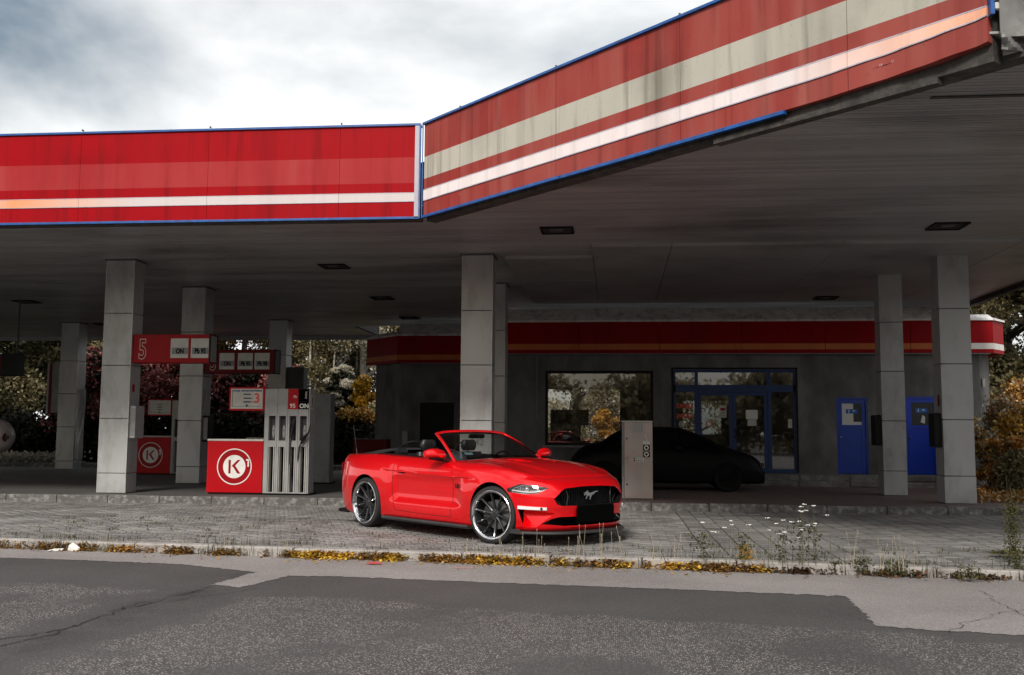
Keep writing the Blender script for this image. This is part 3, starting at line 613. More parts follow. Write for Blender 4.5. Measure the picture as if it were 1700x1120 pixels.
# service doors
for (D, bl, inn) in ((D1, M['bluedoor'], 0), (D2, M['bluedoor2'], 1)):
    x0, x1, z0, z1 = D; wb = x1 - x0
    dr = part(MB().box(x0, x0 + .05, YF + .01, YF + .10, z0, z1 - .05).box(x1 - .05, x1, YF + .01, YF + .10, z0, z1 - .05).box(x0, x1, YF + .01, YF + .10, z1 - .05, z1)
              .box(x0 + .055, x1 - .055, YF + .04, YF + .08, z0 + .01, z0 + 1.22).box(x0 + .055, x0 + .14, YF + .04, YF + .08, z0 + 1.22, z1 - .055).box(x1 - .14, x1 - .055, YF + .04, YF + .08, z0 + 1.22, z1 - .055)
              .box(x0 + .14, x1 - .14, YF + .04, YF + .08, z1 - .15, z1 - .055).box(x0 + .06, x0 + .16, YF + .028, YF + .04, z0 + .05, z0 + 1.15).box(x1 - .16, x1 - .06, YF + .028, YF + .04, z0 + .05, z0 + 1.15).box(x0 + .16, x1 - .16, YF + .028, YF + .04, z0 + 1.13, z0 + 1.18), 'service_door', bl, shop)
    dr['label'] = ['left blue service door with white paper behind its torn window', 'right blue service door with dark window, behind the columns'][inn]
    MB().box(x0 + .14, x1 - .14, YF + .055, YF + .063, z0 + 1.22, z1 - .15).build('pane', M['dark'] if inn else M['paper'], dr)
    if not inn: MB().box(x0 + .42, x1 - .14, YF + .051, YF + .054, z0 + 1.30, z1 - .15).build('torn_film', M['dark'], dr)
    else: MB().prism([(x0 + .36, z0 + 1.30), (x0 + .46, z0 + 1.26), (x0 + .47, z0 + 1.43), (x0 + .41, z0 + 1.48)], YF + .05, YF + .053, 'y').build('paper_scrap', M['paper'], dr)
    MB().box(x0 + .24, x0 + .52, YF + .046, YF + .050, z1 - .40, z1 - .29).build('sign_plate', M['signblue'], dr)
    MB().cyl((x0 + .31, z1 - .315), .012, YF + .042, YF + .045, 'y', 10).box(x0 + .30, x0 + .32, YF + .042, YF + .045, z1 - .385, z1 - .325).build('pictogram', M['white'], dr)
    MB().prism([(x0 + .39, z1 - .345), (x0 + .47, z1 - .345), (x0 + .44, z1 - .31)], YF + .042, YF + .045, 'y').build('pictogram', M['white'], dr)
    MB().cyl((x0 + .09, z0 + .92), .018, YF - .02, YF + .03, 'y', 12).build('handle', M['chrome'], dr)
dr = part(MB().box(-5.80, -4.78, YL + .05, YL + .12, .13, 2.2), 'service_door', M['black'], shop); dr['label'] = 'black rear door in the recessed left part of the shop'
part(MB().box(-6.32, -6.16, YL - .06, YL - .003, .95, 1.35), 'meter_box', M['grey'], shop)
for xc_ in (-.52, -2.05): part(MB().box(xc_, xc_ + .02, YF - .03, YF - .003, 1.7 if xc_ < -1 else 2.96, 3.34), 'cable', M['grey_dark'], shop)
part(MB().box(9.02, 9.08, YF + .02, YF + .08, 2.55, 2.75), 'wall_lamp', M['offwhite'], shop)
# things inside the shop seen through the window
cf = thing('coffee_machine', 'dark counter machine with a curved chimney inside the big shop window', 'machine', (-1.2, 28.0, 1.0))
MB().box(-.62, .20, -.3, .3, -.64, .98).box(.0, .42, -.25, .3, .55, .98).build('casing', M['darkgrey'], cf)
MB().tube([(.06, 0, .98), (.10, 0, 1.2), (.20, 0, 1.38), (.34, 0, 1.47)], [.08, .085, .08, .06], 10).build('chimney', M['darkgrey'], cf)
cb = thing('kiosk_banner', 'red banner stand with a white disc inside the right glass panel', 'banner', (4.42, 26.5, .365))
MB().box(-.17, .22, 0, .04, .25, 1.02, 0).build('panel', M['sign_red'], cb); MB().cyl((.08, .64), .13, -.01, -.002, 'y', 24).build('disc', M['white'], cb); MB().tube([(.0, -.015, .72), (.14, -.015, .56)], .02, 6).build('stroke', M['sign_red'], cb)
MB().box(-.17, .22, -.1, .14, 0, .03).box(.0, .04, .0, .04, .03, .25).build('foot', M['dark'], cb)
for i_, xx in enumerate((2.9, 3.72)):
    rb = thing('door_pole', ['dark inner post standing left behind the right door glass', 'dark leaning inner post right of the door notices'][i_], 'post', (xx, 26.4, .365)); MB().box(-.05, .05, -.04, .04, 0, 2.1).box(-.12, .02, -.03, .03, 1.0, 1.6).build('post', M['black'], rb)
cn = thing('sales_counter', 'grey sales counter standing deep inside the shop', 'counter', (2.8, 30.5, .36)); MB().box(-1.4, 1.6, -.4, .4, .9, .96).build('worktop', M['grey'], cn); MB().box(-1.35, 1.55, -.34, .36, 0, .9).build('front', M['offwhite'], cn)

# ================================================================== CANOPY
_m = M['soffit']; nn = _m.node_tree.nodes; l = _m.node_tree.links; b = nn['Principled BSDF']; _s = b.inputs['Base Color'].links[0].from_socket
g = nn.new('ShaderNodeNewGeometry'); h = nn.new('ShaderNodeMapRange'); h.inputs['To Min'].default_value = .86; h.inputs['To Max'].default_value = 1.12; l.new(g.outputs['Random Per Island'], h.inputs[0])
v = nn.new('ShaderNodeVectorMath'); v.operation = 'SCALE'; l.new(_s, v.inputs[0]); l.new(h.outputs[0], v.inputs['Scale']); l.new(v.outputs[0], b.inputs['Base Color'])
can = thing('station_canopy', 'large flat fuel station canopy with red striped fascia, its right corner torn open', 'canopy', (0, 18, 4.5))
ZS = 4.68; ZB = 4.50; XC, YC = -2.87, 14.30; XD, YD = 3.08, 8.35; XR = 8.75; YB = 34.2
def xspans(y):
    """canopy interior spans along X at depth y"""
    L_ = -34.0 if y >= YC else XC + (YC - y)
    Rr = XR if y < 26.95 else (-3.25 if y < 30.95 else -8.35)
    return L_, Rr
sl = MB(); pitch = .085; y = YD + .02
while y < YB:
    y1 = y + pitch - .012
    a0, b0 = xspans(y); a1, b1 = xspans(y1)
    if y < YC: a0 = XC + (YC - y); a1 = XC + max(0, YC - y1)
    segs = [(a0, a1, b0, b1)]
    if 17.47 < y < 25.25:      # the flush panelled bay
        lim = -.43 if y < 18.6 else -2.10
        segs = [(a0, a1, lim, lim)]
    for (p0, p1, q0, q1) in segs:
        if q0 - p0 < .05: continue
        zj = ZS + random.gauss(0, .0008)
        sl.add([(p0, y, zj), (q0, y, zj), (q1, y1, zj), (p1, y1, zj), (p0, y, zj + .02), (q0, y, zj + .02), (q1, y1, zj + .02), (p1, y1, zj + .02)], [(3, 2, 1, 0), (0, 1, 5, 4), (2, 3, 7, 6)])
    y += pitch
o = part(sl, 'soffit_slats', M['soffit'], can); o['kind'] = 'stuff'
outl = [(-34, YC + .02), (XC, YC + .02), (XD, YD + .05), (XR, YD + .05), (XR, 27.0), (-3.2, 27.0), (-3.2, 31.0), (-8.3, 31.0), (-8.3, YB), (-34, YB)]
part(MB().prism(outl, ZS + .021, 5.35), 'roof_deck', M['soffit_back'], can)
py_ = [17.47, 21.4, 25.25]
for i_, (a, b_) in enumerate(((-.43, .98), (.98, 3.92), (3.92, 6.86), (6.86, 8.72))):
    for (c, d) in zip(py_[:-1], py_[1:]):
        part(MB().box(a + .006, b_ - .006, c + .005, d - .005, ZS - .05 - .002 * (i_ % 2), ZS + .018), 'ceiling_panel', M['soffit_panel'], can)
part(MB().box(-2.10, -.436, 18.6, 21.395, ZS - .05, ZS + .018).box(-2.10, -.436, 21.405, 25.24, ZS - .052, ZS + .018), 'ceiling_panel', M['soffit_panel'], can)
# dark flashing below the fascia, blue trims, fascia panels
ex = MB()
ex.box(-34, XC, YC + .0, YC + .16, ZB - .03, ZS + .02)
d45 = .7071
def quadbar(p, q, n0, n1, z0, z1, mbx, m=0):
    p = np.array(p); q = np.array(q); d = (q - p) / np.linalg.norm(q - p); nv = np.array([-d[1], d[0]])
    P = [(*(p + nv * n0), z0), (*(q + nv * n0), z0), (*(q + nv * n1), z0), (*(p + nv * n1), z0), (*(p + nv * n0), z1), (*(q + nv * n0), z1), (*(q + nv * n1), z1), (*(p + nv * n1), z1)]
    mbx.add(P, [(3, 2, 1, 0), (4, 5, 6, 7), (0, 1, 5, 4), (1, 2, 6, 5), (2, 3, 7, 6), (3, 0, 4, 7)], m)
quadbar((XC + .03, YC - .02), (XD, YD), .07, .24, ZB - .045, ZS + .02, ex)
quadbar((1.0, 10.42), (2.75, 8.70), .04, .16, ZB - .10, ZB - .05, ex)
quadbar((2.3, 9.2), (3.3, 8.2), .16, .34, ZB - .02, ZB + .03, ex)
part(ex, 'edge_flashing', M['flash_dark'], can)
BLs = [(4.52, 4.745, 0, 0), (4.745, 4.753, 3, .010), (4.753, 4.877, 2, .008), (4.877, 4.885, 3, .010), (4.885, 5.03, 0, 0), (5.03, 5.42, 1, 0), (5.42, 5.90, 0, 0)]
BRs = [(4.53, 4.745, 0, 0), (4.745, 4.757, 3, .012), (4.757, 4.905, 2, .010), (4.905, 4.917, 3, .012), (4.917, 5.08, 0, 0), (5.08, 5.41, 1, 0), (5.41, 5.90, 0, 0)]
ML = [M['red_new'], M['red_dusty'], M['stripe_left'], M['grey_joint']]; MR = [M['red_faded'], M['cream'], M['stripe_right'], M['grey_joint']]
fascia_run((XC - .10, YC - .02), (-34, YC - .02), 2.05, [(b_[0], b_[1], b_[2], b_[3]) for b_ in BLs], ML, can, (0, -1), gap=.0022, offset=1.15)
nR = (-d45, -d45); Ltot = math.hypot(XD - XC, YD - YC)
P0_, P1_ = np.array((XC + .04, YC - .04)), np.array((XD, YD)); d_ = (P1_ - P0_) / np.linalg.norm(P1_ - P0_)
def dent(k0, k1):
    def f(t):
        s = k0 + (k1 - k0) * t
        if s < .80: return (0, 0)
        u = (s - .80) / .20; return (.022 * math.sin(u * 11) * u + .03 * u * u + .010 * math.sin(u * 25) * u, .018 * math.sin(u * 6.0) * u + .085 * u * u)
    return f
LT = np.linalg.norm(P1_ - P0_); cuts = [0, .9, 2.95, 5.0, 7.05, LT]
for a, b_ in zip(cuts[:-1], cuts[1:]):
    fascia_seg(P0_ + d_ * (a + .004), P0_ + d_ * (b_ - .004), 0, BRs, MR, 'fascia_panel', can, nR, sub=14 if b_ > 6 else 1, sag=dent(a / LT, b_ / LT) if b_ > 6 else None)
tr = MB(); tr.box(-34, XC - .02, YC - .05, YC + .10, 5.90, 5.93).box(-34, XC - .02, YC - .045, YC + .0, 4.485, 4.518)
part(tr, 'edge_trim', M['blue_trim'], can)
tr = MB(); quadbar(P0_ + d_ * -.01, P1_, -.035, .12, 5.902, 5.932, tr); quadbar(P0_ + d_ * -.01, P0_ + d_ * 3.05, -.03, .02, 4.49, 4.526, tr); quadbar(P0_ + d_ * 3.055, P0_ + d_ * 4.6, -.026, .024, 4.488, 4.524, tr); quadbar(P0_ + d_ * 4.605, P0_ + d_ * 5.6, -.033, .017, 4.487, 4.523, tr); quadbar(P0_ + d_ * 5.605, P0_ + d_ * 6.35, -.028, .022, 4.489, 4.525, tr)
part(tr, 'edge_trim', M['blue_trim'], can)
part(MB().box(XC - .10, XC - .035, YC - .045, YC + .02, 4.50, 5.895), 'corner_post', M['grey_joint'], can); part(MB().box(XC - .03, XC - .008, YC - .06, YC - .03, 4.49, 5.90).box(XC + .012, XC + .026, YC - .062, YC - .04, 4.49, 5.90), 'corner_trim', M['blue_trim'], can)
# seam ticks on the upper trim
tk = MB()
for xx in (-8.2, -6.15, -4.10): tk.box(xx - .008, xx + .008, YC - .055, YC - .01, 5.945, 5.965)
for s in (.9, 2.95, 5.0): q = P0_ + d_ * s; tk.box(q[0] - .012, q[0] + .012, q[1] - .012, q[1] + .012, 5.945, 5.965)
part(tk, 'trim_clip', M['dark'], can)
# torn corner: blue end post, crumpled sheet, exposed bars
part(MB().box(XD + .005, XD + .035, YD - .06, YD + .0, 4.82, 5.95), 'corner_trim', M['blue_trim'], can)
for zz in np.arange(4.86, 5.9, .085): part(MB().box(XD + .04, XD + .075 + random.uniform(0, .02), YD - .055, YD - .01, zz, zz + random.uniform(.05, .075), 0, .008), 'bracket', M['offwhite'], can)
M['torn'] = mat('torn_sheet', (.20, .195, .19), .5, metal=.1, var=.35, dirt=(.06, .055, .05), dscale=4, damt=.8)
def crumple(x0, x1, y0, z0, z1, nx_, nz_, amp, seed):
    rg = random.Random(seed); V_ = []; F_ = []
    ph = [rg.uniform(0, 6) for _ in range(6)]
    for j in range(nz_ + 1):
        for i in range(nx_ + 1):
            u, v = i / nx_, j / nz_; x = x0 + (x1 - x0) * u; z = z0 + (z1 - z0) * v
            d = amp * (math.sin(u * 5 + ph[0] + v * 3) + .6 * math.sin(v * 8 + ph[1]) * math.sin(u * 7 + ph[2]) + .35 * abs(math.sin(u * 11 + v * 9 + ph[3])))
            V_.append((x + .3 * d, y0 + d + .10 * u, z + .25 * d * (1 - v)))
    for j in range(nz_):
        for i in range(nx_): a = j * (nx_ + 1) + i; F_.append((a, a + 1, a + nx_ + 2, a + nx_ + 1))
    k = len(V_); V_ += [(p[0], p[1] + .012, p[2]) for p in V_]; F_ += [tuple(q + k for q in f[::-1]) for f in F_]
    return V_, F_
part(MB().add(*crumple(XD + .06, XD + .80, YD - .10, 4.62, 5.95, 16, 20, .05, 3)), 'torn_sheet', M['torn'], can, 30)
part(MB().add(*crumple(XD + .08, XD + .30, YD - .06, 4.52, 4.66, 8, 6, .03, 8)), 'torn_sheet', M['torn'], can, 30)
part(MB().add(*crumple(XD + .45, XR, YD + .12, 4.55, 5.95, 26, 10, .035, 9)), 'torn_sheet', M['dark'], can, 30)
part(MB().tube([(XD + .30, YD - .20, 5.5), (XD + .36, YD - .21, 5.0), (XD + .44, YD - .2, 4.72)], .014, 6).tube([(XD + .34, YD - .20, 5.5), (XD + .40, YD - .21, 5.0), (XD + .48, YD - .2, 4.70)], .012, 6), 'bent_bar', M['offwhite'], can)
part(MB().prism([(XR - .12, YD + .2), (XR, YD + .2), (XR, 26.95), (XR - .12, 26.95)], ZS - .16, ZS + .3), 'side_edge', M['flash_dark'], can)
part(MB().box(-34, -8.3, YB - .1, YB, ZS - .14, ZS + .3), 'rear_edge', M['soffit'], can)
part(MB().box(3.1, 4.35, 9.92, 9.98, ZS - .012, ZS - .002), 'loose_slat', M['flash_dark'], can)
# recessed ceiling lights
LT_ = [((925, 381), 'dead square ceiling light nearest the fascia corner, left of the centre'), ((1573, 374), 'dead square ceiling light with open cover above the right columns'), ((555, 441), 'dead ceiling light left of the centre column, nearer row'), ((635, 494), 'small dead ceiling light left of the centre column, middle row'),
       ((935, 491), 'dead ceiling light in the panelled bay above the big shop window'), ((1370, 490), 'dead ceiling light in the panelled bay left of the right columns'), ((45, 500), 'dead ceiling light at the far left edge of the soffit'), ((680, 527), 'dead ceiling light farthest back, beside the shop roof'), ((172, 537), 'dead ceiling light far back behind the front left column')]
for (pp, lab) in LT_:
    q = onz(pp[0], pp[1], ZS); inpanel = 17.6 < q[1] < 25 and q[0] > -.5
    t = thing('ceiling_light', lab, 'ceiling light', (q[0], q[1], ZS - (.055 if inpanel else .0)), 0, 'recessed lights in the canopy soffit')
    s = .27
    MB().box(-s, s, -s, -s + .03, -.028, -.002).box(-s, s, s - .03, s, -.028, -.002).box(-s, -s + .03, -s + .03, s - .03, -.028, -.002).box(s - .03, s, -s + .03, s - .03, -.028, -.002).build('frame', M['black'], t)
    MB().box(-s + .03, s - .03, -s + .03, s - .03, -.010, -.004).build('housing', M['soffit_back'], t)
    MB().box(-.12, .10, -.16, .04, -.024, -.012, 0, .006).build('lamp_unit', M['darkgrey'], t)

# ================================================================== COLUMNS
COLS = [((-9.95, -9.38), 18.42, .42, 'front left light grey column carrying the red number five sign', 1), ((-10.05, -9.50), 22.10, .5, 'grey column right behind the front left one, carrying the dimmer red sign', 0), ((-10.40, -9.86), 28.95, .5, 'dark grey column farthest back, above the tall pump cabinet', 0),
        ((-17.28, -16.70), 29.4, .5, 'grey column at the far left with its lower cladding bent open', 0), ((-2.87, -2.30), 18.30, .5, 'light grey column right behind the red car', 1), ((-3.02, -2.46), 21.95, .5, 'narrowly seen column hidden behind the centre one', 0),
        ((5.38, 5.84), 21.0, .40, 'shorter looking column left of the far right one', 2), ((5.86, 6.40), 18.75, .46, 'far right front column beside the autumn bushes', 2)]
colobj = []
for (xx, yy, dp, lab, kindc) in COLS:
    z0 = ZI if xx[0] > -15 else -.02
    t = thing('canopy_column', lab, 'column', ((xx[0] + xx[1]) / 2, yy + dp / 2, z0), 0, 'steel clad columns under the canopy'); colobj.append(t)
    hw = (xx[1] - xx[0]) / 2; hd = dp / 2; H_ = ZS - z0
    zs = [.0, .38, 1.43, 2.46, 3.48] if kindc != 2 else [.0, .49, 1.50, 2.51, 3.52]
    zs = [z for z in zs if z < H_ - .2] + [H_]
    MB().box(-hw + .02, hw - .02, -hd + .02, hd - .02, 0, H_ - .002).build('core', M['dark'], t)
    for a, b_ in zip(zs[:-1], zs[1:]):
        e = random.uniform(-.002, .003)
        o = MB().box(-hw - e, hw + e, -hd - e, hd + e, a + .005, b_ - .005, 0, .007).build('cladding_panel', M['column'], t)
    if kindc == 1: MB().box(hw - .004, hw + .007, -hd - .007, -hd + .006, .01, H_ - .01).box(-hw - .007, -hw + .004, -hd - .007, -hd + .006, .01, H_ - .01).build('edge_angle', M['column_edge'], t)
    MB().box(-hw - .03, hw + .03, -hd - .03, hd + .03, H_ - .03, H_ - .006).build('head_trim', M['darkgrey'], t)
def service_box(t, side, hw, z0, z1, m):
    s = side
    x0, x1 = (hw + .002, hw + .12) if s > 0 else (-hw - .12, -hw - .002)
    o = MB().box(x0, x1, -.16, .20, z0, z1, 0, .015).build('service_box', m, t)
    MB().box(x0 - .006 if s < 0 else x0 + .02, x1 - .02 if s < 0 else x1 + .006, -.168, -.162, z0 + .05, z1 - .05).box(x0 - .008, x0 + .03, -.19, -.170, (z0 + z1) / 2 - .03, (z0 + z1) / 2 + .01).build('flap', M['black'] if s < 0 else M['grey_dark'], o)
service_box(colobj[0], 1, .285, 1.05, 1.68, M['grey']); service_box(colobj[1], 1, .275, .95, 1.55, M['black'])
service_box(colobj[6], -1, .24, 1.0, 1.62, M['black']); service_box(colobj[7], -1, .27, 1.0, 1.62, M['black'])
MB().box(.288, .296, -.10, -.02, 1.95, 2.10).build('fire_label', M['sign_red'], colobj[0]); MB().box(-.284, -.276, -.1, -.02, 1.75, 1.95).build('fire_label', M['dark_red'], colobj[7])
MB().add(*crumple(.30, .52, -.26, .45, 2.6, 6, 12, .03, 21)).build('bent_cladding', M['column'], colobj[3])
lettering('342', .17, (-.10, -.262, .98), FRONT, M['grey_dark'], colobj[4], name='faint_numerals')

# ================================================================== PUMPS AND SIGNS
def make_pump(loc, label, full=True):
    """origin: front left bottom corner of the red base box"""
    t = thing('fuel_pump', label, 'fuel pump', loc, 0, 'fuel pumps on the station floor')
    MB().box(0, 1.10, 0, .55, .03, 1.01, 0, .006).build('base_box', M['pump_red'], t)
    MB().box(-.006, 1.106, -.006, .556, 1.013, 1.05, 0, .006).build('base_top', M['offwhite'], t)
    MB().box(.02, 2.02, .03, .5, 0, .03).build('plinth', M['black'], t)
    cx, cz = .545, .525
    MB().ring((cx, cz), .325, .345, -.006, -.001, 'y').build('logo_ring', M['white'], t)
    MB().ring((cx, cz), .222, .325, -.0030, -.001, 'y').build('logo_band', M['sign_red'], t)
    MB().cyl((cx, cz), .222, -.006, -.001, 'y', 40).build('logo_disc', M['white'], t)
    kk = MB(); kk.box(cx - .115, cx - .07, -.009, -.0062, cz - .13, cz + .13)
    kk.prism([(cx - .06, cz + .005), (cx + .065, cz + .13), (cx + .12, cz + .13), (cx - .005, cz - .005)][::-1], -.009, -.0062, 'y')
    kk.prism([(cx - .04, cz + .018), (cx + .0, cz + .045), (cx + .125, cz - .13), (cx + .065, cz - .13)][::-1], -.0092, -.0064, 'y'); kk.build('logo_letter', M['sign_red'], t)
    MB().box(cx + .262, cx + .290, -.009, -.0035, cz - .0, cz + .145).box(cx + .232, cx + .262, -.009, -.0035, cz + .115, cz + .145).build('logo_numeral', M['white'], t)
    MB().cyl((.545, .93), .012, -.01, .0, 'y', 10).build('lock', M['dark'], t)
    # display unit held by the cabinet
    d = MB().box(.39, 1.095, .02, .34, 1.60, 2.05, 0, .006).build('display_unit', M['pump_red'], t)
    MB().box(.425, 1.06, .012, .0195, 1.635, 2.02).build('display_face', M['offwhite'], d)
    MB().box(.45, .465, .006, .0118, 1.68, 1.98).box(.45, 1.03, .006, .0118, 1.675, 1.685).build('face_print', M['bluegrey'], d)
    if full:
        MB().box(.68, .82, .004, .0116, 1.90, 1.925).box(.68, .82, .004, .0116, 1.825, 1.85).box(.68, .82, .004, .0116, 1.755, 1.78).build('readout', M['darkgrey'], d)
        lettering('STACJA  MONITOROWANA', .046, (.455, .008, 1.965), FRONT, M['navy'], d, bold=.0015, sx=1.02)
        lettering('3', .25, (.885, .008, 1.755), FRONT, M['orange_red'], d, bold=.006)
        lettering('zl', .03, (.835, .008, 1.90), FRONT, M['darkgrey'], d); lettering('litr', .03, (.835, .008, 1.825), FRONT, M['darkgrey'], d); lettering('zl/litr', .03, (.83, .008, 1.755), FRONT, M['darkgrey'], d)
        MB().cyl((.75, 1.695), .02, .004, .011, 'y', 12).build('key_lock', M['black'], d)
    else:
        MB().box(.68, .82, .004, .0116, 1.90, 1.925).box(.68, .82, .004, .0116, 1.825, 1.85).box(.68, .82, .004, .0116, 1.755, 1.78).build('readout', M['darkgrey'], d)
    # hose cabinet with four bays: real openings
    x0, x1, wb = 1.115, 2.005, .205
    hc = MB(); yb = .16
    hc.box(x0, x1, yb, .34, .03, 2.02, 0)                      # back body
    hc.box(x0, x0 + .05, 0, yb, .03, 2.02)
    bays = [x0 + .05 + i * wb for i in range(4)]
    for bx in bays:
        hc.box(bx, bx + .035, -.005, yb, .03, 2.02); hc.box(bx + wb - .035, bx + wb - .006, -.005, yb, .03, 2.02)
        hc.box(bx + .035, bx + wb - .035, -.002, yb, 1.50, 2.02); hc.box(bx + .035, bx + wb - .035, -.002, yb, .91, 1.03); hc.box(bx + .035, bx + wb - .035, .0, yb, .03, .05)
    hc.box(x1 - .02, x1, 0, yb, .03, 2.02)
    c = hc.build('hose_cabinet', M['grey'], t)
    for i, bx in enumerate(bays):
        MB().box(bx + .035, bx + wb - .035, yb - .012, yb - .002, .05, .91).build('hose_channel', M['matte_black'], c)
        MB().box(bx + .037, bx + wb - .037, yb - .05, yb - .003, 1.035, 1.495).build('holster', M['dark'], c)
        MB().box(bx + .05, bx + .058, -.004, yb - .02, .05, .91).box(bx + wb - .062, bx + wb - .050, -.004, yb - .02, .05, .91).build('guide_rail', M['offwhite'], c)
        if i < 2 or i == 3:
            MB().ball((bx + wb / 2, yb - .055, 1.20), .032, .03, .13, nu=10, nv=8).build('cradle', M['grey'], c)
            MB().cyl((bx + wb / 2, 1.22), .01, .065, .08, 'y', 8).build('cradle_bolt', M['black'], c)
    MB().box(x1 + .001, x1 + .006, .05, .18, 1.62, 1.90).build('side_label', M['offwhite'], c); MB().box(x1 + .006, x1 + .010, .09, .13, 1.66, 1.86).build('side_print', M['dark_red'], c)
    b2, b3 = bays[2], bays[3]
    MB().box(b2, b2 + wb - .004, -.010, -.0055, 1.63, 2.018).build('grade_label', M['pump_red'], c); MB().box(b3, b3 + wb - .004, -.010, -.0055, 1.63, 2.018).build('grade_label', M['matte_black'], c)
    MB().box(b2, b3 + wb - .004, -.0105, -.0101, 1.770, 1.774).build('label_seam', M['dark'], c)
    if full:
        lettering('95', .115, (b2 + .035, -.011, 1.655), FRONT, M['white'], c, bold=.002); lettering('ON', .115, (b3 + .02, -.011, 1.655), FRONT, M['white'], c, bold=.004)
        lettering('Pb', .07, (b2 + .105, -.011, 1.845), FRONT, M['white'], c, bold=.001)
        lettering('DIESEL', .05, (b3 + .165, -.011, 1.83), (math.pi / 2, -math.pi / 2, 0), M['white'], c)
    # nozzles and hoses: one hung up, one left hanging over the edge
    bx = bays[2] + wb / 2
    nz = MB().tube([(bx + .03, .09, 1.44), (bx + .015, .06, 1.36), (bx - .01, .03, 1.27), (bx - .015, -.0, 1.18), (bx - .03, -.02, 1.08)], [.013, .024, .034, .030, .020], 8).tube([(bx - .02, -.01, 1.36), (bx - .045, -.035, 1.28), (bx - .035, -.03, 1.17)], .008, 6).build('nozzle', M['black'], t, 40)
    MB().tube([(bx - .03, -.02, 1.08), (bx - .04, -.04, .98), (bx - .045, -.02, .7), (bx - .035, .05, .42), (bx - .02, .09, .2), (bx, .1, .06)], .017, 8).build('hose', M['dark'], t, 40)
    bx = bays[3] + wb / 2
    MB().tube([(bx + .155, -.07, 1.34), (bx + .145, -.07, 1.24), (bx + .12, -.08, 1.16), (bx + .06, -.09, 1.10), (bx + .02, -.08, 1.04), (bx - .01, -.07, .98)], [.010, .011, .02, .036, .028, .02], 8).tube([(bx + .10, -.10, 1.06), (bx + .04, -.12, .98), (bx + .01, -.1, .98)], .008, 6).tube([(bx - .05, -.02, 1.07), (bx + .0, -.06, 1.05), (bx + .06, -.09, 1.08)], .013, 6).build('nozzle', M['black'], t, 40)
    MB().tube([(bx - .01, -.07, .98), (bx - .06, -.04, .9), (bx - .085, -.0, .7), (bx - .085, .04, .42), (bx - .06, .09, .2), (bx - .03, .1, .06)], .017, 8).build('hose', M['dark'], t, 40)
    return t
pm = make_pump((-7.84, 18.60, ZI), 'nearest fuel pump, red base with white K logo, number three display and open hose bays')
def place(src, loc, lab):
    o = copy_tree(src); o.location = loc; o['label'] = lab; return o
p2 = place(pm, (-8.60, 22.6, ZI), 'fuel pump directly behind the nearest one, only its tall grey cabinet showing')
p3 = place(pm, (-13.25, 26.3, ZI), 'dim fuel pump with red K logo base between the two left columns')
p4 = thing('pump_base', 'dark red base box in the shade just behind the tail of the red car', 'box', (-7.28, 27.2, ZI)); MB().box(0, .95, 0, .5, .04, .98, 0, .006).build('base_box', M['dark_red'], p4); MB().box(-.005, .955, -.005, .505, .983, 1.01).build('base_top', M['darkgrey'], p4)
for ch in list(p2.children):
    if ch.name.split('.')[0] in ('hose_cabinet', 'nozzle', 'hose', 'display_unit'):
        for g_ in list(ch.children): bpy.data.objects.remove(g_)
        bpy.data.objects.remove(ch)
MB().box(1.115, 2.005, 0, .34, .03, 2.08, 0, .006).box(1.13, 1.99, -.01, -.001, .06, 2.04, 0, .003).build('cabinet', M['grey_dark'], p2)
for p in (p3,):
    for ch in list(p.children):
        if ch.name.startswith('hose_cabinet') or ch.name.startswith('display_unit'):
            for g_ in list(ch.children):
                if g_.name.startswith('lettering'): bpy.data.objects.remove(g_)
def price_sign(loc, label, num, panels, m, L_=1.66):
    t = thing('price_sign', label, 'sign', loc, 0, 'red signs on the columns')
    MB().box(0, L_, 0, .36, 0, .55, 0, .006).build('sign_box', m, t)
    MB().box(L_ + .002, L_ + .014, .03, .33, .02, .53, 0, .004).build('end_face', M['grey_dark'], t)
    MB().tube([(L_ + .02, .0, .0), (L_ + .02, .0, .55), (L_ + .02, .36, .55), (L_ + .02, .36, .0)], .013, 6, closed=True).build('end_frame', M['black'], t)
    lettering(num, .53, (.13, -.006, .085), FRONT, M['white'], t, 'numeral', bold=.012, sx=.62, outline=.0075)
    for (x0, txt) in panels:
        p_ = MB().box(x0, x0 + .355, -.008, -.001, .09, .47, 0, .003).build('price_panel', M['offwhite'], t)
        MB().box(x0 + .025, x0 + .35, -.0105, -.0085, .165, .29).build('price_slot', M['bluegrey'], p_)
        lettering(txt, .135, (x0 + .19, -.0125, .18), FRONT, M['matte_black'], p_, bold=.005, sx=.74, align='CENTER')
    return t
price_sign((-9.375, 18.46, 2.645), 'red sign with outlined five and two white price panels ON and Pb 95', '5', [(.78, 'ON'), (1.19, 'Pb 95')], M['sign_red'], 1.55)
price_sign((-9.49, 22.16, 2.655), 'darker red sign behind with outlined three and three price panels', '3', [(.36, 'ON'), (.80, 'Pb 95'), (1.20, 'Pb 98')], M['dark_red'], 1.66)
t = thing('sign_box', 'dark end of a sign box on the farthest column above the pump', 'sign', (-9.85, 29.05, 2.3)); MB().box(0, .52, 0, .36, 0, .95, 0, .01).build('casing', M['darkgrey'], t); MB().box(.03, .49, -.01, -.002, .04, .91).build('face', M['dark'], t)
t = thing('tall_sign', 'tall narrow white and red sign beside the far left column', 'sign', (-17.62, 29.5, 1.85)); MB().box(.04, .28, 0, .3, 0, 1.55).build('casing', M['grey_dark'], t); MB().box(-.04, .038, -.02, .3, -.04, 1.56).build('red_edge', M['dark_red'], t); MB().box(-.10, -.042, -.02, .3, -.04, 1.56).build('white_edge', M['grey'], t)
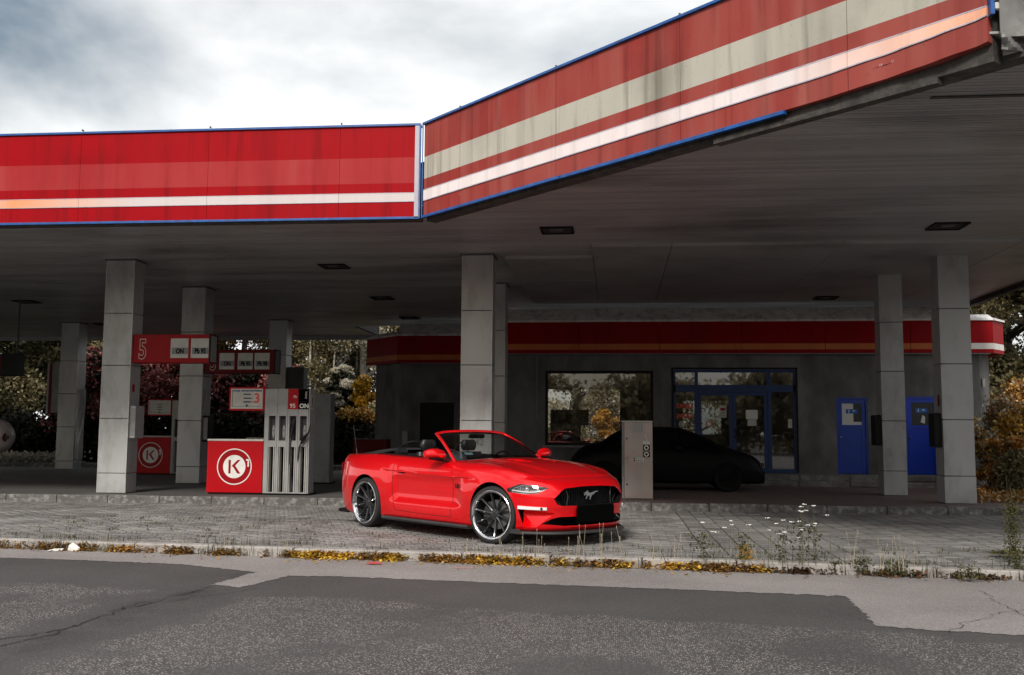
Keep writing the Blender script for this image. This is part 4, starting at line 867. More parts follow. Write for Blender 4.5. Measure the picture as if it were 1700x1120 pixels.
q = aty(28, 585, 24); t = thing('hanging_sign', 'black box sign cut off by the left photo edge', 'sign', (q[0] - 1.6, 24, 2.70)); MB().box(0, 1.6, 0, .36, 0, .56, 0, .01).build('casing', M['black'], t); MB().box(.1, 1.18, -.008, -.001, .04, .52).build('face', M['dark_red'], t); MB().tube([(1.5, .18, .56), (1.5, .18, 1.98)], .02, 6).build('hanger', M['dark'], t)
# white tank at the left edge
q = aty(20, 724, 24); tk_ = thing('gas_tank', 'rounded end of a whitish gas tank at the left photo edge', 'tank', (q[0] - 1.6, 24, ZI))
prof = [(.001, 1.60), (.12, 1.585), (.25, 1.53), (.36, 1.43), (.43, 1.30), (.455, 1.15), (.46, .9), (.46, -.6), (.43, -.9), (.3, -1.1), (.001, -1.2)]
o = MB().lathe(prof, (0, 0, 0), 'x', 28).build('shell', M['tank'], tk_, 60); o.location = (0, 0, 1.02)
MB().cyl((-.16, 1.00), .09, 1.42, 1.56, 'x', 14).cyl((-.16, 1.00), .05, 1.56, 1.60, 'x', 12).build('valve_cap', M['darkgrey'], tk_); MB().ring((-.16, 1.0), .09, .115, 1.50, 1.55, 'x', 18).build('red_ring', M['dark_red'], tk_)
for xx in (-.7, .7): MB().box(xx - .06, xx + .06, -.3, .3, 0, .62).build('leg', M['darkgrey'], tk_)
# steel service cabinet by the right of the red car
q = aty(1032, 700, 18.6); tm = thing('service_pillar', 'stainless steel air and water cabinet with stickers right of the red car', 'cabinet', (.10, 18.6, ZI))
MB().box(.045, .56, .0, .36, .02, 1.425, 0, .008).build('door_panel', M['steel'], tm)
MB().box(0, .040, .02, .38, .02, 1.42, 0, .006).build('side_strip', M['grey_dark'], tm); MB().box(.0, .58, .03, .37, .0, .02).build('plinth', M['darkgrey'], tm)
MB().box(-.01, .57, -.01, .38, 1.427, 1.445).build('cap', M['offwhite'], tm)
MB().box(.20, .395, -.005, -.001, 1.22, 1.40).build('vent_plate', M['grey'], tm); vp = MB()
for i in range(4):
    for j in range(4): vp.cyl((.235 + i * .042, 1.25 + j * .04), .009, -.008, -.0055, 'y', 8)
vp.build('vent_holes', M['darkgrey'], tm)
MB().box(.385, .51, -.004, -.001, 1.02, 1.075).build('label_plate', M['offwhite'], tm)
for (z0, z1) in ((.90, 1.005), (.78, .885)):
    o = MB().box(.385, .51, -.022, -.001, z0, z1, 0, .006).build('socket_plate', M['black'], tm); MB().ring((.447, (z0 + z1) / 2), .026, .042, -.028, -.0225, 'y', 20).build('socket_ring', M['white'], o)
MB().box(.21, .40, -.004, -.001, .69, .77).build('sticker', M['offwhite'], tm); MB().box(.212, .245, -.006, -.0045, .695, .725).build('sticker_red', M['sign_red'], tm); MB().box(.212, .245, -.006, -.0045, .735, .765).build('sticker_green', mat('sticker_green', (.02, .16, .07), .5), tm)
s_ = MB()
for i in range(4): s_.box(.262 + i * .033, .284 + i * .033, -.006, -.0045, .70, .72).cyl((.273 + i * .033, .748), .010, -.006, -.0045, 'y', 8)
s_.build('sticker_symbols', M['darkgrey'], tm)
MB().cyl((.09, 1.12), .017, -.008, 0, 'y', 12).cyl((.09, .28), .017, -.008, 0, 'y', 12).build('lock', M['black'], tm)
MB().box(.355, .359, -.002, -.001, .12, .68).build('scratch', M['grey_dark'], tm)
MB().tube([(.42, -.002, 1.20), (.46, -.006, 1.1), (.47, -.004, 1.075)], .003, 5).build('wire', M['white'], tm)

# ================================================================== RED CONVERTIBLE
def ip(x,xs,ys):
    # monotone cubic (pchip-like) interpolation
    xs=np.asarray(xs,float); ys=np.asarray(ys,float); x=np.asarray(x,float)
    h=np.diff(xs); d=np.diff(ys)/h; m=np.zeros(len(xs))
    for k in range(1,len(xs)-1):
        if d[k-1]*d[k]>0: m[k]=2*d[k-1]*d[k]/(d[k-1]+d[k])
    m[0]=d[0]; m[-1]=d[-1]
    xc=np.clip(x,xs[0],xs[-1]); i=np.clip(np.searchsorted(xs,xc)-1,0,len(h)-1)
    t=(xc-xs[i])/h[i]
    return (2*t**3-3*t**2+1)*ys[i]+(t**3-2*t**2+t)*h[i]*m[i]+(-2*t**3+3*t**2)*ys[i+1]+(t**3-t**2)*h[i]*m[i+1]
def sst(a,b,x):
    t=np.clip((np.asarray(x,float)-a)/(b-a),0,1); return t*t*(3-2*t)
XF1,XR1=0.95,-1.25; NF,NR=3.1,3.0
def xfront(z): return ip(z,[.16,.22,.30,.40,.48,.56,.64,.70,.76,.80],[2.14,2.19,2.20,2.21,2.225,2.225,2.205,2.175,2.12,2.06])
def xrear(z): return ip(z,[.18,.30,.45,.60,.75,.90,1.0],[-2.44,-2.52,-2.56,-2.56,-2.53,-2.52,-2.55])
def ztop(x,y):
    zc=ip(x,[-2.6,-2.2,-1.8,-1.2,-.5,.3,.75,1.1,1.5,1.8,2.0,2.15],[1.005,1.02,1.03,1.04,1.03,1.02,1.005,.985,.935,.875,.825,.775])
    ze=ip(x,[-2.6,-2.2,-1.9,-1.37,-.9,-.46,0,.5,.9,1.36,1.7,1.9,2.05,2.15],[.97,.985,.995,1.015,1.0,.985,.968,.953,.935,.895,.83,.775,.745,.72])
    q=np.abs(y)/.86
    z=zc-(zc-ze)*np.clip(q,0,1.15)**2.4
    # hood raised centre with soft ridges
    r=sst(.62,.9,x)*(1-sst(1.75,2.0,x))
    yr=ip(x,[.6,1.2,1.9],[.50,.46,.38])
    z=z+r*.012*(1-sst(-.03,.03,np.abs(y)-yr))
    # fender crown
    z=z+sst(.7,1.0,x)*(1-sst(1.7,2.0,x))*.014*np.exp(-((np.abs(y)-.76)/.09)**2)
    return z
def Wab(x,z):
    w=ip(z,[.16,.22,.30,.38,.445,.52,.62,.70,.765,.80,.90,1.05],[.905,.928,.935,.932,.905,.897,.90,.910,.925,.918,.905,.88])
    wp=ip(z,[.16,.25,.40,.55,.70,.80,.90,1.05],[.91,.925,.935,.942,.94,.93,.915,.885])
    mid=sst(-.85,-.6,x)*(1-sst(.62,.85,x))
    w=wp*(1-mid)+w*mid
    # upper crease running from fender to haunch, line z(x)
    zl=ip(x,[-1.0,-.4,.6,1.0],[.83,.795,.768,.775])
    k=sst(-1.05,-.75,x)*(1-sst(.85,1.1,x))
    w=w-k*.014*sst(0,.010,zl-z)*(1-sst(.0,.20,zl-z))
    # flares
    fl=.022*np.exp(-((x-1.36)/.42)**2)*sst(.2,.35,z)*(1-sst(.66,.86,z))
    rr=.026*np.exp(-((x+1.38)/.50)**2)*sst(.2,.35,z)*(1-sst(.80,1.0,z))
    return w+fl+rr
def stations(nside=90,nf=44,nr=36):
    th=np.linspace(math.pi/2,0,nf+1)[:-1]
    th=th
    L=[('f',t) for t in th]
    L+=[('s',t) for t in np.linspace(1,0,nside+1)]
    L+=[('r',t) for t in np.linspace(0,math.pi/2,nr+1)[1:]]
    return L
def outline(st,z,tuck):
    """st list, z array(len st) -> x,y"""
    n=len(st); x=np.zeros(n); yn=np.zeros(n)
    xf=xfront(z); xr=xrear(z)
    kind=np.array([s[0] for s in st]); t=np.array([s[1] for s in st])
    f=kind=='f'; s_=kind=='s'; r=kind=='r'
    x[f]=XF1+(xf[f]-XF1)*np.sin(t[f])**(2/NF); yn[f]=np.abs(np.cos(t[f]))**(2/NF)
    x[s_]=XR1+(XF1-XR1)*t[s_]; yn[s_]=1
    x[r]=XR1+(xr[r]-XR1)*np.sin(t[r])**(2/NR); yn[r]=np.abs(np.cos(t[r]))**(2/NR)
    yn[yn<1e-6]=0
    y=yn*Wab(x,z)
    # inward tuck
    dx=np.gradient(x); dy=np.gradient(y); L=np.hypot(dx,dy)+1e-9
    nx,ny=dy/L,-dx/L   # outward?
    sg=np.sign(nx*0+ny*1+1e-12)
    # ensure pointing inward: toward centre (0,0) in y
    inx,iny=-nx,-ny
    flip=(iny*y+inx*x)>0
    inx[flip]*=-1; iny[flip]*=-1
    x2=x+inx*tuck; y2=y+iny*tuck
    c=yn==0; y2[c]=0; x2[c]=x[c]+np.sign(-x[c])*tuck[c]
    return x2,np.maximum(y2,0)
def half_grid():
    st=stations(); n=len(st)
    zb=.165
    # rim height iterate
    zr=np.full(n,.85)
    for _ in range(25):
        x,y=outline(st,np.minimum(zr,1.04),np.full(n,.075))
        zr=.5*zr+.5*ztop(x,y)
    rows=[]
    V=np.concatenate([np.linspace(0,.78,40),np.linspace(.79,1,12)])
    for v in V:
        z=zb+(zr-zb)*v
        h=zr-z
        q=np.clip(1-h/.11,0,1); tuck=.075*q**2.2
        # rolled-under bottom
        tuck=tuck+.03*np.clip(1-(z-zb)/.04,0,1)**2
        x,y=outline(st,z,tuck)
        rows.append(np.stack([x,y,z],1))
    rim=rows[-1]
    xs=rim[:,0].copy()
    xs=np.where(xs>XF1,XF1+(xs-XF1)*.85,xs); xs=np.where(xs<XR1,XR1+(xs-XR1)*.85,xs)
    for lam in np.concatenate([[.985,.965],np.linspace(.93,0,26)]):
        x=xs+(rim[:,0]-xs)*lam; y=rim[:,1]*lam
        z=ztop(x,y)
        rows.append(np.stack([x,y,z],1))
    return np.array(rows)

mpn, n, b = newmat('car_paint'); nn = n.nodes; l = n.links
b.inputs['Base Color'].default_value = (.92, .0005, .006, 1); b.inputs['Roughness'].default_value = .35; b.inputs['Metallic'].default_value = .45; b.inputs['Specular IOR Level'].default_value = .3; b.inputs['Coat Weight'].default_value = 1.0; b.inputs['Coat Roughness'].default_value = .03; b.inputs['Coat IOR'].default_value = 1.46
M['paint'] = mpn
M['gap'] = mat('panel_gap', (.03, .001, .002), .8)
M['lampwhite'] = mat('lamp_reflector', (.85, .86, .88), .15, metal=.8)
M['lampglow'] = mat('fog_lens', (.88, .88, .88), .12, coat=1.0)
car = thing('convertible_car', 'glossy red open top sports car parked in front of the pumps', 'car', (-1.91, 13.80, .008), R(-42.2))
g_ = half_grid(); nr_, nc_, _ = g_.shape
me = bpy.data.meshes.new('body'); bm = bmesh.new()
def addhalf(sgn):
    V = [[bm.verts.new((p[0], p[1] * sgn, p[2])) for p in row] for row in g_]
    cb_ = [bm.verts.new((p[0], 0, p[2])) for p in g_[0]]
    for i in range(nr_ - 1):
        for j in range(nc_ - 1):
            q_ = (V[i][j], V[i + 1][j], V[i + 1][j + 1], V[i][j + 1])
            try: bm.faces.new(q_ if sgn > 0 else q_[::-1])
            except ValueError: pass
    for j in range(nc_ - 1):
        q_ = (V[0][j], V[0][j + 1], cb_[j + 1], cb_[j])
        bm.faces.new(q_ if sgn > 0 else q_[::-1])
addhalf(-1); addhalf(1)
bmesh.ops.remove_doubles(bm, verts=bm.verts, dist=2e-4)
bmesh.ops.dissolve_degenerate(bm, edges=bm.edges, dist=1e-5)
bmesh.ops.recalc_face_normals(bm, faces=bm.faces)
if sum(f.calc_area() * f.normal.dot(f.calc_center_median()) for f in bm.faces) < 0: bmesh.ops.reverse_faces(bm, faces=bm.faces)
bm.to_mesh(me); BVH = BVHTree.FromBMesh(bm); bm.free()
me.materials.append(M['paint']); me.materials.append(M['black']); me.materials.append(M['grey'])
bodyo = bpy.data.objects.new('body', me); C.objects.link(bodyo)
def hitp(o_, d_):
    r__ = BVH.ray_cast(Vector(o_), Vector(d_).normalized())
    return (r__[0], r__[1]) if r__[0] is not None else (None, None)
cutters = []
def cutter(mbx):
    mm_ = mbx.mesh('cutter', [M['paint'], M['black'], M['grey']]); o = bpy.data.objects.new('cutter', mm_); C.objects.link(o); cutters.append(o)
for xc in (1.36, -1.36):
    for s in (-1, 1):
        q = MB(); yy = sorted((s * .52, s * 1.2)); q.cyl((xc, .352), .385, yy[0], yy[1], 'y', 72, 1); cutter(q)
q = MB().prism([(.50, -.70), (.62, -.5), (.68, 0), (.62, .5), (.50, .70), (-1.30, .70), (-1.55, .55), (-1.55, -.55), (-1.30, -.70)][::-1], .42, 1.4, 'z', 1); cutter(q)
GR = [(-.595, .560), (-.50, .645), (-.44, .680), (-.2, .697), (0, .700), (.2, .697), (.44, .680), (.50, .645), (.595, .560), (.555, .492), (.50, .474), (-.50, .474), (-.555, .492)]
cutter(MB().prism([(p[0], p[1]) for p in GR], 2.02, 2.5, 'x', 1))
cutter(MB().prism([(-.70, .262), (-.60, .325), (-.52, .345), (.52, .345), (.60, .325), (.70, .262), (.45, .238), (-.45, .238)], 2.0, 2.5, 'x', 1))
HL = [(1.60, -.891, .662), (1.754, -.813, .726), (1.90, -.72, .712), (2.043, -.589, .684), (1.955, -.709, .612), (1.831, -.796, .606), (1.628, -.885, .627)]
for s in (-1, 1):
    nv = Vector((.66, -.75 , .12)).normalized(); P = [Vector(p) for p in HL]
    vs = [p - nv * .055 for p in P] + [p + nv * .09 for p in P]
    if s > 0: vs = [Vector((v.x, -v.y, v.z)) for v in vs]
    k = len(P); fs = [tuple(range(k)), tuple(range(k, 2 * k))[::-1]] + [(i, i + k, (i + 1) % k + k, (i + 1) % k) for i in range(k)]
    cutter(MB().add(vs, fs, 2))
    A_, B_, C_, D_ = Vector((1.74, -.83, .440)), Vector((1.80, -.79, .225)), Vector((1.93, -.70, .222)), Vector((2.085, -.55, .392))
    nv = Vector((.70, -.71, 0)); vs = [A_ - nv * .10, B_ - nv * .08, C_ - nv * .006, D_ - nv * .004, A_ + nv * .15, B_ + nv * .15, C_ + nv * .12, D_ + nv * .12]
    if s > 0: vs = [Vector((v.x, -v.y, v.z)) for v in vs]
    cutter(MB().add(vs, [(0, 1, 2), (0, 2, 3), (4, 7, 6, 5), (0, 4, 5, 1), (1, 5, 6, 2), (2, 6, 7, 3), (3, 7, 4, 0)], 0))
for c in cutters:
    md = bodyo.modifiers.new('b', 'BOOLEAN'); md.operation = 'DIFFERENCE'; md.solver = 'EXACT'; md.object = c
bpy.context.view_layer.update()
me2 = bpy.data.meshes.new_from_object(bodyo.evaluated_get(bpy.context.evaluated_depsgraph_get())); me2.name = 'body'
bpy.data.objects.remove(bodyo)
for c in cutters: bpy.data.objects.remove(c)
me2.polygons.foreach_set('use_smooth', [True] * len(me2.polygons)); me2.set_sharp_from_angle(angle=R(32))
body = bpy.data.objects.new('body', me2); C.objects.link(body); body.parent = car
def ribbon(pts, w, off, m, name, par, closed=False, dense=.03):
    """thin strip laid on the car surface; pts = (origin, direction) rays"""
    Q = []
    for (o0, d0), (o1, d1) in zip(pts[:-1], pts[1:]):
        k = max(2, int((Vector(o1) - Vector(o0)).length / dense))
        for i in range(k):
            t_ = i / k; h, nrm = hitp(Vector(o0).lerp(Vector(o1), t_), Vector(d0).lerp(Vector(d1), t_))
            if h is not None: Q.append((h, nrm))
    h, nrm = hitp(*pts[-1]); 
    if h is not None: Q.append((h, nrm))
    mbx = MB(); V_ = []
    for i, (p, nv) in enumerate(Q):
        t_ = (Q[min(i + 1, len(Q) - 1)][0] - Q[max(i - 1, 0)][0]).normalized(); sd_ = t_.cross(nv).normalized()
        V_ += [p + nv * off - sd_ * w / 2, p + nv * off + sd_ * w / 2]
    mbx.add(V_, [(2 * i, 2 * i + 1, 2 * i + 3, 2 * i + 2) for i in range(len(Q) - 1)]); return mbx.build(name, m, par)
def side(x, z, s=-1): return ((x, s * 2, z), (0, -s, 0))
def top(x, y): return ((x, y, 2), (0, 0, -1))
for s in (-1, 1):
    dh = ribbon([side(.58, .26, s), side(.585, .5, s), side(.575, .76, s), side(.56, .90, s)], .007, .0012, M['gap'], 'door_gap', body)
    ribbon([side(-.66, .28, s), side(-.73, .5, s), side(-.735, .76, s), side(-.70, .93, s)], .007, .0012, M['gap'], 'door_gap', body)
    ribbon([side(-.66, .28, s), side(0, .262, s), side(.58, .26, s)], .006, .0012, M['gap'], 'door_gap', body)
    ribbon([top(.75, s * .76), top(1.2, s * .735), top(1.6, s * .71), top(1.86, s * .66), top(1.97, s * .58)], .006, .0012, M['gap'], 'hood_gap', body)
ribbon([top(1.97, -.58), top(2.035, -.35), top(2.055, 0), top(2.035, .35), top(1.97, .58)], .007, .0012, M['gap'], 'hood_gap', body)
# hood vents: two slim slanted louvres on each side
for s in (-1, 1):
    mv = MB()
    for dx in (0, .14):
        P = [hitp(*top(1.30 - dx, s * (.20 + .05 * dx))), hitp(*top(1.16 - dx, s * .36))]
        if P[0][0] and P[1][0]: mv.tube([P[0][0] + Vector((0, 0, .002)), P[1][0] + Vector((0, 0, .002))], .014, 8, ry=.006)
    mv.build('hood_vent', M['paint'], body, 40)
# door handles, badge
for s in (-1, 1):
    h, nv = hitp(*side(-.52, .80, s))
    MB().tube([h + Vector((-.10, s * .004, 0)), h + Vector((-.06, s * .026, .004)), h + Vector((.05, s * .026, .004)), h + Vector((.09, s * .004, 0))], [.010, .014, .014, .010], 8, ry=.011).build('door_handle', M['paint'], car, 50)
    MB().ball((h.x, h.y + s * .001, h.z - .002), .075, .006, .026, nu=16, nv=8).build('handle_recess', M['gap'], body)
h, nv = hitp(*side(.69, .665, -1)); h2, _n = hitp(*side(.80, .665, -1)); yw = math.atan2(h2.y - h.y, h2.x - h.x)
lettering('5.0', .075, (h.x - .06, h.y - .006, h.z - .03), (math.pi / 2, 0, yw), M['black'], car, name='badge', bold=.001, sx=1.2, ext=.003)
# black skirts and front splitter
def skirt(s):
    q = MB(); V_ = []
    xs__ = np.linspace(-.95, .93, 24)
    for x in xs__:
        yo = s * (.945 + .0 * x); V_ += [(x, s * .86, .175), (x, yo, .185), (x, yo + s * .012, .160), (x, yo - s * .01, .135), (x, s * .80, .135)]
    q.add(V_, [(5 * i + j, 5 * i + (j + 1) % 5, 5 * i + 5 + (j + 1) % 5, 5 * i + 5 + j) for i in range(23) for j in range(5)] + [tuple(range(5)), tuple(range(115, 120))]); q.build('side_skirt', M['dark'], car, 30)
skirt(-1); skirt(1)
fr_ = []
for y in np.linspace(-.84, .84, 33):
    a = abs(y) / .90; x = .95 + (2.235 - .95) * (1 - a ** NF) ** (1 / NF); fr_.append((x, y))
q = MB(); V_ = []
for (x, y) in fr_:
    V_ += [(x - .12, y * .93, .172), (x + .012, y * 1.035, .170), (x + .035, y * 1.04, .150), (x + .02, y * 1.03, .138), (x - .2, y * .9, .138)]
nf_ = len(fr_); q.add(V_, [(5 * i + j, 5 * i + 5 + j, 5 * i + 5 + (j + 1) % 5, 5 * i + (j + 1) % 5) for i in range(nf_ - 1) for j in range(5)] + [tuple(range(5)), tuple(range(5 * nf_ - 5, 5 * nf_))])
for s in (-1, 1): q.prism([(1.62, .14), (1.86, .14), (1.80, .20), (1.66, .19)], s * .87 - .006, s * .87 + .006, 'y')
q.build('front_splitter', M['dark'], car, 30)
MB().box(-2.52, -2.2, -.52, .52, .15, .32, 0, .03).box(-2.30, -2.05, -.80, .80, .145, .20, 0, .02).build('rear_diffuser', M['black'], car)
# grille insert, emblem, blanked plate, lower intake mesh
gm = MB(); gx = 2.085
def xg(y): return gx - .10 * (abs(y) / .6) ** 2.2
for k in range(-17, 18):
    y = k * .036; zt_ = .690 - max(0, abs(y) - .44) * .75; zb_ = .478 + max(0, abs(y) - .5) * .9
    gm.box(xg(y), xg(y) + .010, y - .004, y + .004, zb_, zt_)
for k in range(9):
    z = .485 + k * .025; ym = .585 if .53 < z < .6 else .52
    P = [(xg(y) + .004, y, z) for y in np.linspace(-ym, ym, 13)]; gm.tube(P, .0035, 4)
gm.build('grille_mesh', M['black'], car)
for s in (-1, 1):
    MB().tube([(xg(.5) + .03, s * .56, .60), (xg(.5) + .045, s * .50, .53), (xg(.45) + .05, s * .455, .485), (xg(.45) + .05, s * .50, .480)], .006, 6).tube([(2.11, s * .40, .688), (2.13, s * .37, .58), (2.12, s * .385, .478)], .005, 6).build('grille_brace', M['dark'], car)
pony = [(-.125, .020), (-.085, .030), (-.060, .048), (-.045, .044), (-.035, .024), (.0, .020), (.045, .028), (.085, .040), (.130, .038), (.135, .030), (.092, .026), (.062, .006), (.030, -.008), (.012, -.020), (-.004, -.060), (-.020, -.064), (-.012, -.026), (-.030, -.012), (-.050, -.022), (-.075, -.055), (-.088, -.050), (-.066, -.010), (-.078, .004), (-.105, -.012), (-.118, -.006), (-.098, .012)]
o = MB().prism([(p[0] * 1.0, .595 + p[1] * 1.0) for p in pony], 2.135, 2.150, 'x').build('pony_emblem', M['chrome'], car)
MB().box(2.200, 2.232, -.30, .33, .262, .475, 0, .008).build('number_plate', M['matte_black'], car)
lm = MB()
for k in range(4): lm.tube([(2.075 - .06 * (abs(y) / .6) ** 2, y, .262 + k * .022) for y in np.linspace(-.56, .56, 11)], .005, 5)
lm.build('lower_grille', M['black'], car)
MB().prism([(2.11, -.50), (2.185, -.35), (2.20, 0), (2.185, .35), (2.11, .50), (1.95, .5), (1.95, -.5)], .226, .238, 'z').build('lower_lip', M['paint'], car)
# headlights
def patch(poly, nv, off, name, m, par, s=-1, cuts=3, thick=None):
    b_ = bmesh.new(); P = [Vector(p) for p in poly]
    if s > 0: P = [Vector((p.x, -p.y, p.z)) for p in P]; nv = Vector((nv.x, -nv.y, nv.z))
    f = b_.faces.new([b_.verts.new(p) for p in P]); bmesh.ops.triangulate(b_, faces=[f]); bmesh.ops.subdivide_edges(b_, edges=b_.edges[:], cuts=cuts, use_grid_fill=True); bmesh.ops.triangulate(b_, faces=b_.faces[:])
    for v in b_.verts:
        h, q_ = hitp(v.co + nv * .3, -nv)
        if h is not None: v.co = h + q_ * off
    bmesh.ops.recalc_face_normals(b_, faces=b_.faces)
    mm_ = bpy.data.meshes.new(name); b_.to_mesh(mm_); b_.free(); mm_.materials.append(m); mm_.polygons.foreach_set('use_smooth', [True] * len(mm_.polygons))
    o = bpy.data.objects.new(name, mm_); C.objects.link(o); o.parent = par; return o
for s in (-1, 1):
    hl = MB()
    def Q(x, y, z): return (x, -y if s > 0 else y, z)
    hp = patch(HL, Vector((.66, -.75, .12)).normalized(), .0015, 'headlight', M['glass_clear'], car, s)
    for (x, y, z, r__) in ((1.800, -.735, .668, .034), (1.905, -.655, .660, .028)):
        MB().ball(Q(x, y, z), r__, nu=16, nv=12).build('projector_lens', M['lampwhite'], hp, 60)
    MB().tube([Q(1.655, -.845, .650), Q(1.76, -.775, .632), Q(1.86, -.72, .628), Q(1.965, -.635, .645), Q(2.0, -.60, .675)], .009, 8).build('light_bar', M['lampglow'], hp, 60)
    MB().tube([Q(1.67, -.835, .672), Q(1.75, -.79, .708), Q(1.86, -.715, .704), Q(1.97, -.625, .688)], .010, 8).build('chrome_bezel', M['lampwhite'], hp, 60)
    for k in range(3):
        MB().tube([Q(1.70 + k * .028, -.80 + k * .012, .650), Q(1.715 + k * .028, -.79 + k * .012, .692)], .007, 6).build('signal_bar', M['lampwhite'], hp, 60)
    MB().box(*sorted((Q(0, -.76, 0)[1],) * 0 + (1.66, 1.95)), *sorted((s * .60, s * .70)), .615, .622).build('lamp_shelf', M['grey'], hp)
    # dark brow above lamp, fog light bar
    ft = MB(); V_ = []
    for i in range(13):
        t_ = i / 12; x = 1.752 + (2.045 - 1.752) * t_; y = -.84 + .205 * t_; z0 = .430 - .008 * t_; z1 = .474 - .014 * t_
        for zz, off in ((z0, .004), (z0 + .004, .020), (z1 - .004, .020), (z1, .004), (z1, -.02), (z0, -.02)):
            h, q_ = hitp(Vector(Q(x, y, zz)) + Vector((.66 * .3, s * .75 * .3, 0)), Vector((-.66, -s * .75, 0)))
            if h is None: h, q_ = Vector(Q(x, y, zz)), Vector((.66, s * .75, 0))
            V_.append(h + Vector((.66, s * .75, 0)) * off)
    ft.add(V_, [(6 * i + j, 6 * i + (j + 1) % 6, 6 * i + 6 + (j + 1) % 6, 6 * i + 6 + j) for i in range(12) for j in range(6)] + [tuple(range(6)), tuple(range(72, 78))], 0)
    fo = ft.build('fog_light', [M['lampglow']], car, 30)
    h, q_ = hitp(Vector(Q(1.99, -.67, .445)) + Vector((.66 * .3, s * .75 * .3, 0)), Vector((-.66, -s * .75, 0)))
    MB().ball(tuple(h + Vector((.66, s * .75, 0)) * .022), .016, .016, .016, nu=10, nv=8).build('fog_bulb', M['dark'], fo)
# windscreen frame, glass
base = [Vector((.46, -.775, .950)), Vector((.60, -.66, .985)), Vector((.72, -.40, 1.005)), Vector((.76, 0, 1.012)), Vector((.72, .40, 1.005)), Vector((.60, .66, .985)), Vector((.46, .775, .950))]
head = [Vector((-.155, -.615, 1.315)), Vector((-.150, -.50, 1.338)), Vector((-.125, -.27, 1.352)), Vector((-.115, 0, 1.357)), Vector((-.125, .27, 1.352)), Vector((-.150, .50, 1.338)), Vector((-.155, .615, 1.315))]
wf = MB(); pa = [base[0].lerp(head[0], t_) + Vector((0, 0, .025 * math.sin(math.pi * t_))) for t_ in np.linspace(-.04, 1, 9)]
full = pa + [h_ for h_ in head[1:-1]] + [Vector((v.x, -v.y, v.z)) for v in pa[::-1]]
wf.tube(full, .024, 10, ry=.018); wf.build('windscreen_frame', M['paint'], car, 60)
gl = MB(); gv = []
for i in range(7):
    for k in range(9):
        t_ = k / 8; p = base[i].lerp(head[i], t_); p = p + Vector((.05, 0, .04)) * math.sin(math.pi * t_) * .6; gv.append(p)
gl.add(gv, [(i * 9 + k, i * 9 + k + 1, (i + 1) * 9 + k + 1, (i + 1) * 9 + k) for i in range(6) for k in range(8)]); gw = gl.build('windscreen', M['glass_car'], car, 60)
# black ceramic border of the screen
bd = MB()
P = [gv[i * 9 + 7] + Vector((-.004, 0, -.004)) for i in range(7)]; Q_ = [gv[i * 9 + 8] + Vector((-.004, 0, -.004)) for i in range(7)]; bd.add(P + Q_, [(i, i + 1, i + 8, i + 7) for i in range(6)])
P = [gv[i * 9 + 0] + Vector((-.004, 0, -.002)) for i in range(7)]; Q_ = [gv[i * 9 + 0].lerp(gv[i * 9 + 1], .6) + Vector((-.004, 0, -.004)) for i in range(7)]; bd.add(P + Q_, [(i, i + 1, i + 8, i + 7) for i in range(6)])
bd.build('screen_border', M['black'], gw)
MB().add([(.50, -.50, 1.045), (.475, -.62, 1.045), (.43, -.61, 1.075), (.455, -.49, 1.075)], [(0, 1, 2, 3)]).build('permit_sticker', mat('permit_sticker', (.45, .62, .72), .5, var=.3, vscale=60), gw)
MB().tube([(.52, .66, 1.0), (.60, .30, 1.022), (.56, -.05, 1.04)], .006, 5).tube([(.66, .20, 1.015), (.60, -.20, 1.035), (.5, -.55, 1.03)], .006, 5).build('wiper', M['black'], car)
MB().box(-.06, -.02, -.13, .13, 1.255, 1.315, 0, .012).tube([(-.04, 0, 1.31), (-.10, 0, 1.345)], .01, 6).build('rear_view_mirror', M['black'], car)
